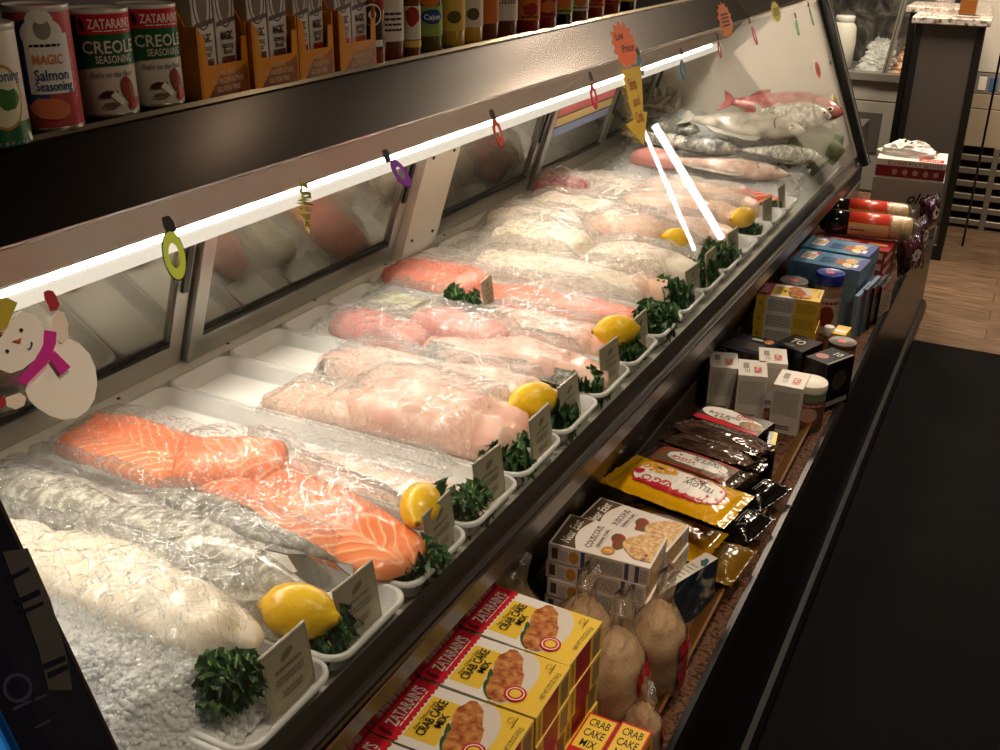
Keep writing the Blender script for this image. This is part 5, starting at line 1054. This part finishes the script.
# ------------------------------------------------------------------ stickers and signs on the glass
def gp(px, py):
    p = glass(px, py); d = p-Vector((GX, 0, GZ)); return (d.dot(GU), d.dot(GV))
GO = Vector((GX, 0, GZ))+GN*.0012
def gpoly(mb, pix, m, lift=0, th=.0008): return mb.prism([gp(*q) for q in pix][::-1] if area([gp(*q) for q in pix]) < 0 else [gp(*q) for q in pix], GO+GN*lift, GU, GV, th, m)
def area(p): return sum(a[0]*b[1]-b[0]*a[1] for a, b in zip(p, p[1:]+p[:1]))
def gell(mb, cy, ct, ry, rt, m, lift=0, a=0, inner=0, n=22):
    pts = [(cy+ry*math.cos(2*PI*k/n)*math.cos(a)-rt*math.sin(2*PI*k/n)*math.sin(a), ct+ry*math.cos(2*PI*k/n)*math.sin(a)+rt*math.sin(2*PI*k/n)*math.cos(a)) for k in range(n)]
    if not inner: return mb.prism(pts, GO+GN*lift, GU, GV, .0008, m)
    q = [(cy+(p[0]-cy)*inner, ct+(p[1]-ct)*inner) for p in pts]
    for k in range(n):
        j = (k+1) % n; mb.prism([pts[k], pts[j], q[j], q[k]], GO+GN*lift, GU, GV, .0008, m)
    return mb
BLK = P('sticker_black', '0d0c0c', .5)
def bulb(lab, cap, mid, h, col, wid=.55):
    t = thing('paper_bulb', lab, 'ornament', Vector(GO)+GU*gp(*mid)[0]+GV*gp(*mid)[1], 0, 'paper bulb ornaments along the glass'); inv = Matrix.Translation(-Vector(t.location))
    y, v = gp(*mid); yc, vc = gp(*cap); a = math.atan2(-(yc-y), vc-v)
    def mk(fn, name):
        m = MB(); fn(m); m.v = [inv @ p for p in m.v]; return m.build(name, t)
    M_ = P('bulb_'+col, col, .45)
    mk(lambda m: gell(m, y, v, h*wid*.5, h*.5, M_, .0002, a, .52), 'bulb_ring'); mk(lambda m: gell(m, y, v, h*wid*.53, h*.53, BLK, 0, a, .90), 'outline')
    mk(lambda m: m.prism([(yc-.006, vc-.007), (yc+.006, vc-.007), (yc+.007, vc+.002), (yc+.004, vc+.009), (yc-.005, vc+.009), (yc-.007, vc+.001)], GO, GU, GV, .0008, BLK), 'cap')
bulb('lime green paper bulb ring, nearest along the glass', (168, 226), (173, 256), .046, 'cfe04e')
bulb('violet paper bulb ring hung under its black cap', (386, 157), (400, 174), .041, '9a3cc0')
bulb('orange paper bulb ring between the violet and red ones', (492, 116), (497, 133), .041, 'e8542a')
bulb('red paper bulb left of the yellow arrow sign', (590, 77), (593, 97), .043, 'c8202c')
bulb('teal paper bulb half hidden beside the yellow arrow', (637, 52), (640, 66), .036, '2c6c86')
bulb('teal paper bulb ring right of the yellow arrow', (681, 53), (682, 70), .043, '3a86a4')
bulb('red paper bulb under the second orange starburst', (717, 37), (719, 50), .038, 'c8202c')
bulb('magenta paper bulb right of the second orange starburst', (749, 21), (754, 36), .046, 'c41f62')
bulb('pale green paper bulb near the far end of the glass', (795, 16), (797, 28), .044, '6cb866')
bulb('slim green paper bulb at the top of the far glass end', (808, 5), (811, 17), .050, '4a9a50', .4)
def burst(lab, mid, w, h, col, back=None, words=None, n=14):
    y, v = gp(*mid); t = thing('starburst_sign', lab, 'sign', Vector(GO)+GU*y+GV*v, 0, 'starburst signs on the glass')
    pts = [((w/2*(1 if k % 2 else .80))*math.cos(PI*k/n), (h/2*(1 if k % 2 else .80))*math.sin(PI*k/n)) for k in range(2*n)]
    M_ = P('sign_'+col, col, .5)
    if back: MB().prism([(p[0]-.018, p[1]+.004) for p in pts], GN*.0002, GU, GV, .0008, P('sign_back', 'e9e2d4', .6)).build('backing', t)
    mb = MB().prism(pts, GN*.0012, GU, GV, .0008, M_); A = Art(mb, plane(GN*.0020, GU, GV))
    for s, x, yy, hh, ww in words or (): A.text(s, x*w, yy*h, hh*h, P('marker_ink', '3a1408', .5), w=ww*w, shear=.2)
    if not words: A.lines(-w*.26, -h*.18, w*.26, h*.22, 4, P('marker_ink', '3a1408', .5), .5, 4)
    mb.build('star', t); return t
burst('large orange starburst sign at the head of the yellow arrow', (623, 45), .118, .088, 'e8641c', words=(('Low', -.12, .20, .16, .34), ('Price', .08, -.08, .16, .5)))
burst('second orange starburst sign farther along the glass', (724, 20), .11, .085, 'd9701c')
burst('yellow green starburst sign near the top of the far glass', (775, 12), .10, .06, 'a8a02c')
burst('small orange starburst with a white backing on the far glass', (817, 70), .062, .052, 'c8541c', True)
burst('small yellow green starburst with a white backing low on the far glass', (835, 103), .060, .052, 'a0982c', True)
burst('small red starburst at the top corner of the far end', (827, 14), .07, .045, 'b8302c')
arrow = [(616, 62), (640, 55), (646, 116), (647, 97+20), (644, 147), (625, 121), (634, 121)]
ap = [gp(621, 70), gp(640, 66), gp(642, 112), gp(646, 112), gp(643, 146), gp(625, 125), gp(633, 120)]
t = thing('arrow_sign', 'tall yellow paper arrow pointing down at the fish', 'sign', Vector(GO)+GU*ap[0][0]+GV*ap[0][1], 0)
mb = MB().prism([(p[0]-ap[0][0], p[1]-ap[0][1]) for p in (ap if area(ap) > 0 else ap[::-1])], GN*.0006, GU, GV, .0008, P('arrow_yellow', 'c8a41c', .5)); A = Art(mb, plane(GN*.0014, GU, GV))
MK = P('marker_red', '8a2410', .5)
for s, a0, hh in (('Shrimp', (631, 84), .022), ('and', (635, 101), .018), ('Crab', (638, 117), .020)):
    g = gp(*a0); A.text(s, g[0]-ap[0][0], g[1]-ap[0][1], hh, MK, w=.036, shear=.2)
mb.build('arrow', t)
def pe(cx, cy, rx, ry, a=0, n=28): return [(cx+rx*math.cos(2*PI*k/n)*math.cos(a)-ry*math.sin(2*PI*k/n)*math.sin(a), cy+rx*math.cos(2*PI*k/n)*math.sin(a)+ry*math.sin(2*PI*k/n)*math.cos(a)) for k in range(n)]
# near end post of the case, with a worn printed plate, and the blue panel beyond it
NAVY = P('navy_gloss', '0a0c1c', .1, coat=.4)
o = Vector((GX, 0, GZ))-GN*.030; L = (1.42-GZ)*math.sqrt(1+GA*GA)
npm = MB().prism([(.378, -.25), (.447, -.25), (.447, L), (.378, L)], o, GU, GV, .030, NAVY)
npm.prism([(.4445, -.25), (.4475, -.25), (.4475, L), (.4445, L)], o, GU, GV, .0305, P('post_edge', '2e1f22', .3))
ne = cp('near_end_post', npm)
def pq(mb, pix, m, l): return gpoly(mb, pix, m, l-.0012, .0005)
PLATE = P('plate_print', '3a3733', .4); DK = P('navy_print', '2b2d3c', .4)
pr = MB(); pq(pr, [(2, 552), (27, 548), (50, 600), (66, 655), (72, 690), (48, 690), (38, 650), (20, 600)], PLATE, .0003)
for q in ([(5, 578), (27, 567), (29, 570), (7, 582)], [(14, 600), (38, 589), (40, 594), (17, 605)], [(17, 612), (42, 601), (43, 604), (19, 615)], [(42, 664), (64, 655), (65, 660), (44, 669)], [(46, 673), (66, 664), (68, 668), (48, 678)]): pq(pr, q, NAVY, .0010)
pr.build('worn_plate', ne)
pq_ = MB(); r0, r1 = pe(17, 688, 15, 15, -.3, 20), pe(17, 688, 11.5, 11.5, -.3, 20)
for k in range(20): pq(pq_, [r0[k], r0[(k+1) % 20], r1[(k+1) % 20], r1[k]], DK, .0003)
for q in ([(12, 708), (30, 700), (31, 702), (13, 711)], [(34, 698), (46, 694), (47, 696), (35, 701)], [(34, 727), (50, 719), (51, 721), (35, 729)]): pq(pq_, q, DK, .0003)
pq_.build('faint_print', ne)
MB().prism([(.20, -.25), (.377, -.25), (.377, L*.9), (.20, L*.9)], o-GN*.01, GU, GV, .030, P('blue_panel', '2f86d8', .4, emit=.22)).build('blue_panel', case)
# green tinsel sprig
g0 = gp(298, 181); t = thing('tinsel_sprig', 'small yellow green tinsel sprig hung between lime and violet bulbs', 'ornament', Vector(GO)+GU*g0[0]+GV*g0[1], 0)
TIN = P('tinsel', 'b0a83a', .25, .5); mb = MB(); g1 = gp(303, 228); dy, dv = g1[0]-g0[0], g1[1]-g0[1]; rn = random.Random(3)
mb.tube([GU*(dy*k/6)+GV*(dv*k/6)+GN*.003 for k in range(7)], .0012, TIN, 6)
for k in range(46):
    q = rn.uniform(.05, 1); w = .013*math.sin(PI*min(1, .15+q*.85))*rn.choice((-1, 1)); b0_ = GU*dy*q+GV*dv*q+GN*.003
    mb.add([b0_+GV*.0015, b0_-GV*.0015, b0_+GU*w*.7+GV*(-.004)+GN*.004, b0_+GU*w+GV*rn.uniform(-.009, .001)+GN*.001], [(0, 1, 3, 2)], TIN)
mb.build('sprig', t)
dt = MB(); gy_, gv_ = gp(830, 63); gell(dt, gy_, gv_, .008, .006, BLK); tag(dt.build('round_sticker'), 'tiny black dot sticker right of the small orange starburst', 'sticker')
# snowman cut-out
sm0 = glass(50, 360); t = thing('paper_snowman', 'paper snowman with magenta scarf stuck on the glass at the left', 'ornament', sm0, 0); inv = Matrix.Translation(-sm0)
def sp_(name, shapes):
    m = MB()
    for pix, mt, l in shapes: gpoly(m, pix, mt, l)
    m.v = [inv @ p for p in m.v]; return m.build(name, t)
SNOW = P('snow_paper', 'f4ecdd', .6); SNOW2 = P('snow_paper_deep', 'ead9c6', .6); MAG = P('scarf_magenta', 'c81c8c', .5); MIT = P('mitten_red', 'a8182c', .5)  # arms in a slightly deeper paper tone
sp_('snow_body', [([(24, 391), (28, 380), (42, 366), (50, 350), (55, 343), (66, 338), (78, 344), (88, 354), (94, 368), (96, 384), (93, 400), (86, 411), (76, 418), (62, 420), (48, 416), (36, 408), (28, 400)], SNOW, 0)])
sp_('raised_arm', [([(50, 318), (56, 311), (62, 313), (66, 324), (66, 337), (60, 344), (53, 340), (49, 328)], SNOW2, .0010)])
sp_('lower_arm', [([(4, 398), (10, 396), (18, 393), (24, 398), (22, 406), (14, 410), (5, 407)], SNOW2, .0010)])
sp_('snow_head', [([(-8, 345), (0, 336), (8, 322), (18, 312), (30, 314), (38, 322), (42, 332), (40, 346), (32, 360), (20, 370), (8, 374), (-4, 370)], SNOW, .0020)])
sp_('scarf', [([(41, 331), (53, 333), (52, 345), (48, 356), (42, 366), (32, 376), (22, 386), (13, 381), (24, 370), (34, 358), (40, 345)], MAG, .0032), ([(44, 357), (51, 352), (67, 368), (57, 376)], MAG, .0032)])
sp_('mitten', [([(41, 293), (45, 291), (50, 292), (54, 298), (57, 306), (54, 311), (47, 312), (45, 305), (42, 300)], MIT, .0022)]); sp_('mitten', [([(-3, 400), (2, 396), (3, 403), (1, 408), (-4, 410)], MIT, .0022)])
sp_('hat', [([(-6, 300), (4, 299), (14, 304), (8, 318), (3, 330), (-6, 334)], P('hat_yellow', 'b8a41c', .5), .0030)])
sp_('face', [(pe(18, 331, 2.0, 1.5, .8), BLK, .0030), (pe(4, 352, 2.0, 1.4, .8), BLK, .0030), ([(9, 342), (18, 339), (17, 344)], P('nose_orange', 'c85a2c', .5), .0032), ([(24.5, 349.5), (27, 348.5), (28, 345), (27.5, 343), (29, 343), (29.2, 346), (27.6, 349.6), (25, 350.6)], BLK, .0030)])
# ------------------------------------------------------------------ the far side of the shop
STW = P('case_white', 'a9a69c', .45); GST = P('sill_grey', '75726b', .4)
bc = thing('shellfish_case', 'white glass-fronted case holding ice and shellfish at the back of the shop', 'display case', (-.95, 6.6, 0))
def bx(mb, x0, x1, y0, y1, z0, z1, m, b=.002): return mb.box(((x0+x1)/2, (y0+y1)/2, (z0+z1)/2), (x1-x0, y1-y0, z1-z0), m, b)
bx(MB(), -.55, .46, .05, .75, .0, .72, STW).build('body', bc)
for k, (z0, z1) in enumerate(((.08, .605), (.612, .725))): bx(MB(), -.54, .45, .035, .05, z0, z1, STW).build('drawer_front', bc)
bx(MB(), -.56, .47, .0, .10, .727, .772, GST).build('sill', bc); bx(MB(), -.55, .46, .10, .75, .72, .76, GST).build('bed', bc)
vp = bx(MB(), -.10, .15, .026, .034, .31, .545, P('panel_grey', '5f5d57', .4)).build('service_panel', bc); MB().tube([(.02, .018, .50), (.07, .018, .50)], .006, DALU, 8).build('latch', vp)
dv = MB(); dv.prism([(0, 0), (.030, 0), (.030, .80), (0, .80)], (.11, .06, .772), (1, 0, 0), Vector((.10, .10, 1)).normalized(), .02, ALU); dv.prism([(.011, 0), (.015, 0), (.015, .80), (.011, .80)], (.11, .059, .772), (1, 0, 0), Vector((.10, .10, 1)).normalized(), .022, DALU); dv.build('glass_divider', bc)
bx(MB(), -.55, .46, .075, .081, .772, 1.5, GLASS).build('glass_pane', bc)
bx(MB(), -.55, .46, .62, .66, .76, 1.60, noisy('dark_backing', [(.35, '2a2826'), (.5, '4d4944'), (.68, '8a8680')], 5, .5, dist=2)).build('back_panel', bc)
bx(MB(), -.56, .47, .05, .66, 1.56, 1.62, STW).build('top', bc)
tb = MB(); tb.tube([(-.5, .30, 1.52), (.42, .30, 1.52)], .01, P('back_tube', 'fff1da', .5, emit=16), 8); tb.build('light_tube', bc)
bowl = thing('white_jug', 'white plastic container standing in the back case beside the far end frame', 'container', (-1.115, 6.80, .762)); MB().lathe([(.05, 0), (.072, .01), (.078, .16), (.07, .24), (.05, .27)], P('jug_white', 'e9e6dc', .4), 24).build('body', bowl); MB().lathe([(.054, .27), (.056, .272), (.056, .30), (.05, .304)], WHITE, 20).build('lid', bowl)
def heap(lab, x0, x1, y0, y1, m, seed, n, cat, nm):
    def f(u, v): return Vector((x0+(x1-x0)*u, y0+(y1-y0)*v, .763+(.05+.10*v+.02*nz(u*7, v*5, seed))*min(1, min(u, 1-u)*9)*min(1, v*6)))
    mb = MB().grid(f, 26, 16, m); rn = random.Random(seed); bm = bmesh.new(); bmesh.ops.create_icosphere(bm, subdivisions=1, radius=1); bv = [v.co.copy() for v in bm.verts]; bf = [[v.index for v in q.verts] for q in bm.faces]; bm.free()
    for _ in range(n):
        p = f(rn.random(), rn.random()*.8); s = rn.uniform(.010, .022); mb.add([p+Vector((v.x*s*1.4, v.y*s, v.z*s*.7)) for v in bv], bf, m, True)
    return tag(mb.build(nm), lab, cat, kind='stuff')
heap('heap of crushed ice in the back case left of the chrome divider', -1.00, -.83, 6.74, 7.18, ICE, 31, 120, 'ice', 'ice_heap')
heap('heap of pinkish shrimp in the back case right of the chrome divider', -.80, -.54, 6.74, 7.18, noisy('shrimp_shell', [(.3, '9a5a3a'), (.5, 'd9a884'), (.7, 'f0dcc8')], 35, .35), 32, 200, 'shrimp', 'shrimp_heap')
# dark stands with granite tops
def stand(lab, x, y, w, d, h, rz, z=0):
    t = thing('granite_stand', lab, 'stand', (x, y, 0), R(rz), 'dark stands with granite tops'); DKP = P('stand_panel', '524c48', .35); EDG = P('stand_edge', '15120f', .4)
    MB().box((0, 0, h/2), (w-.02, d-.02, h), DKP, .002).build('body', t)
    for sx in (-1, 1):
        for sy in (-1, 1): MB().box((sx*(w/2-.012), sy*(d/2-.012), h/2), (.03, .03, h), EDG, .002).build('corner_post', t)
    MB().box((0, 0, .04), (w+.004, d+.004, .08), EDG, .002).build('plinth', t)
    MB().box((0, 0, h+.016), (w+.05, d+.05, .032), noisy('stand_granite', [(.35, '4a4038'), (.5, 'b5aaa0'), (.65, 'd9d0c6')], 60, .25, detail=6), .004).build('granite_top', t); return t
stand('dark stand with a granite top beyond the shelf end', -.440, 5.76, .30, .30, 1.145, 2)
stand('second dark stand set back to the left of the first', -.530, 6.12, .26, .30, 1.165, 0)
pk = MB().box((0, 0, .07), (.075, .05, .14), P('pack_orange', '7a4a1e', .35), .004); Art(pk, plane((0, -.025, .07), (1, 0, 0), (0, 0, 1))).lines(-.02, .0, .025, .02, 2, P('print_gold', 'b58b1c', .4), .5, 2)
tag(pk.build('orange_pack', loc=(-.385, 5.80, 1.178), rot=(0, 0, R(6))), 'brown orange upright pack on the granite top of the nearer stand', 'packet')
for k, (x, y, lab) in enumerate(((-.50, 5.84, 'clear crinkled bag left of the orange pack on the stand'), (-.32, 5.84, 'clear crinkled bag right of the orange pack on the stand'))):
    tag(MB().grid(lambda u, v: Vector(((.055*(1-.5*u)*(1+.3*nz(u*5, v*9, k)))*math.cos(2*PI*v), (.04*(1-.5*u)*(1+.3*nz(u*6, v*8, k+2)))*math.sin(2*PI*v), .13*u)), 14, 26, FILM2, cv=True, capu=True).build('clear_bag', loc=(x, y, 1.178)), lab, 'bag')
tr = MB().box((0, 0, .004), (.10, .06, .008), P('tray_steel', 'a8a29a', .3, .8), .002).box((0, 0, .010), (.08, .045, .003), DALU, .001); tag(tr.build('small_tray', loc=(-.37, 5.68, 1.178)), 'small metal tray in front of the orange pack', 'tray')
# slatted rack at the right
rk = thing('slatted_rack', 'dark steel slatted rack under a pale panel at the right edge', 'rack', (.0, 6.35, 0)); RKM = P('rack_steel', '8a8174', .35, .6)
for x in (-.33, -.14, .42): bx(MB(), x-.015, x+.015, -.02, .02, 0, .46, RKM).build('upright', rk)
for k in range(6): bx(MB(), -.32, .41, -.015, .015, .02+.072*k, .052+.072*k, RKM).build('slat', rk)
bx(MB(), -.36, .42, .10, .12, .0, .46, P('rack_dark', '1a1714', .6)).build('back_sheet', rk)
bx(MB(), -.38, .44, -.02, .12, .46, .66, P('rack_panel', '9a8a74', .5)).build('lower_panel', rk); bx(MB(), -.38, .44, -.02, .12, .664, .74, P('rack_panel', '9a8a74', .5)).build('middle_panel', rk); bx(MB(), -.38, .44, -.02, .12, .744, .85, P('rack_strip', '77716a', .4)).build('label_strip', rk); bx(MB(), -.38, .44, -.02, .12, .855, 1.7, P('rack_pale', 'b9b2a6', .5)).build('upper_panel', rk)
for k in range(3): bx(MB(), -.30+.055*k, -.26+.055*k, -.024, -.018, .76, .83, (P('tag_white', 'd9d4c8', .5), P('tag_blue', '3a5a8a', .5), P('tag_tan', 'c8a878', .5))[k]).build('shelf_tag', rk)
pl = MB().tube([(-.205, 5.95, 0), (-.205, 5.95, 1.9)], .006, BLACK, 8); tag(pl.build('thin_pole'), 'thin black vertical pole right of the dark stand', 'pole')
TEAL = P('teal_light', '35c8a8', .5, emit=.9)
tl = MB()
for k in range(30): tl.lathe([(.0005, -.006), (.008, 0), (.0005, .006)], TEAL, 8, (.012*math.sin(k*2.1), .008*math.cos(k*1.7), .012*k), caps=False)
tg = thing('teal_garland', 'teal glowing beaded garland hanging at the right edge', 'garland', (.125, 5.05, .30)); tl.build('beads', tg); MB().tube([(0, 0, .33), (0, 0, 2.5)], .0015, BLACK, 6).build('cord', tg)
# freezer door lights down the right of the shop (mirrored in the front glass)
fz = thing('upright_freezer', 'open cooler with two leaning lit tubes standing off to the right', 'cooler', (1.0, 5.85, 0))
bx(MB(), -.25, 1.4, .42, .95, 0, 2.0, P('freezer_black', '141312', .4)).build('cabinet', fz)
FT = P('freezer_tube', 'eef2ff', .5, emit=10)
for a, b, r_ in (((.919, 5.761, 1.694), (1.151, 5.813, .903), .009), ((.898, 5.844, 1.624), (1.059, 6.024, .860), .019)):
    q = Vector((1.0, 5.85, 0)); MB().tube([Vector(a)-q, Vector(b)-q], r_, FT, 10).build('tube_light', fz)
bx(MB(), -.25, 1.4, .0, .42, 0, .35, ALU).build('kick_plate', fz)
# ------------------------------------------------------------------ light
w = bpy.data.worlds.new('world'); SC.world = w; w.use_nodes = True; bg = w.node_tree.nodes['Background']; bg.inputs[0].default_value = lin('e8cfae'); bg.inputs[1].default_value = .035
def area_l(name, loc, e, sx, sy, col, rot=(0, 0, 0)):
    l = bpy.data.lights.new(name, 'AREA'); l.shape = 'RECTANGLE'; l.size = sx; l.size_y = sy; l.energy = e; l.color = lin(col)[:3]
    o = bpy.data.objects.new(name, l); COL.objects.link(o); o.location = loc; o.rotation_euler = rot; return o
def spot(loc, e, half=29, blend=.6, tilt=0):
    l = bpy.data.lights.new('shelf_fill_spot', 'SPOT'); l.energy = e; l.color = lin('ffe8d0')[:3]; l.spot_size = R(2*half); l.spot_blend = blend; l.shadow_soft_size = .06
    o = bpy.data.objects.new('shelf_fill_spot', l); COL.objects.link(o); o.location = loc; o.rotation_euler = (0, R(tilt), 0)
for y, e in ((.75, 44), (1.75, 56), (2.9, 62), (4.0, 60)): spot((-.12, y, 2.72), e)  # unseen spots, cones shaped to light the shelf goods but not the canopy
area_l('unseen_overhead', (.8, 1.2, 2.75), 13, .5, .5, 'ffe6c8'); area_l('unseen_overhead', (-.95, 5.5, 2.75), 55, .5, .5, 'ffeacf'); area_l('unseen_overhead', (.1, 5.0, 2.75), 75, .6, .6, 'ffeacf'); area_l('unseen_overhead', (-.45, 2.72, 2.75), .9, .06, .06, 'ffe6c8')  # unseen; added to lift canopy goods and back case, last one for fascia glint
SC.view_settings.view_transform = 'Standard'; SC.view_settings.look = 'None'; SC.view_settings.gamma = 1; SC.view_settings.use_curve_mapping = False; SC.view_settings.exposure = 0
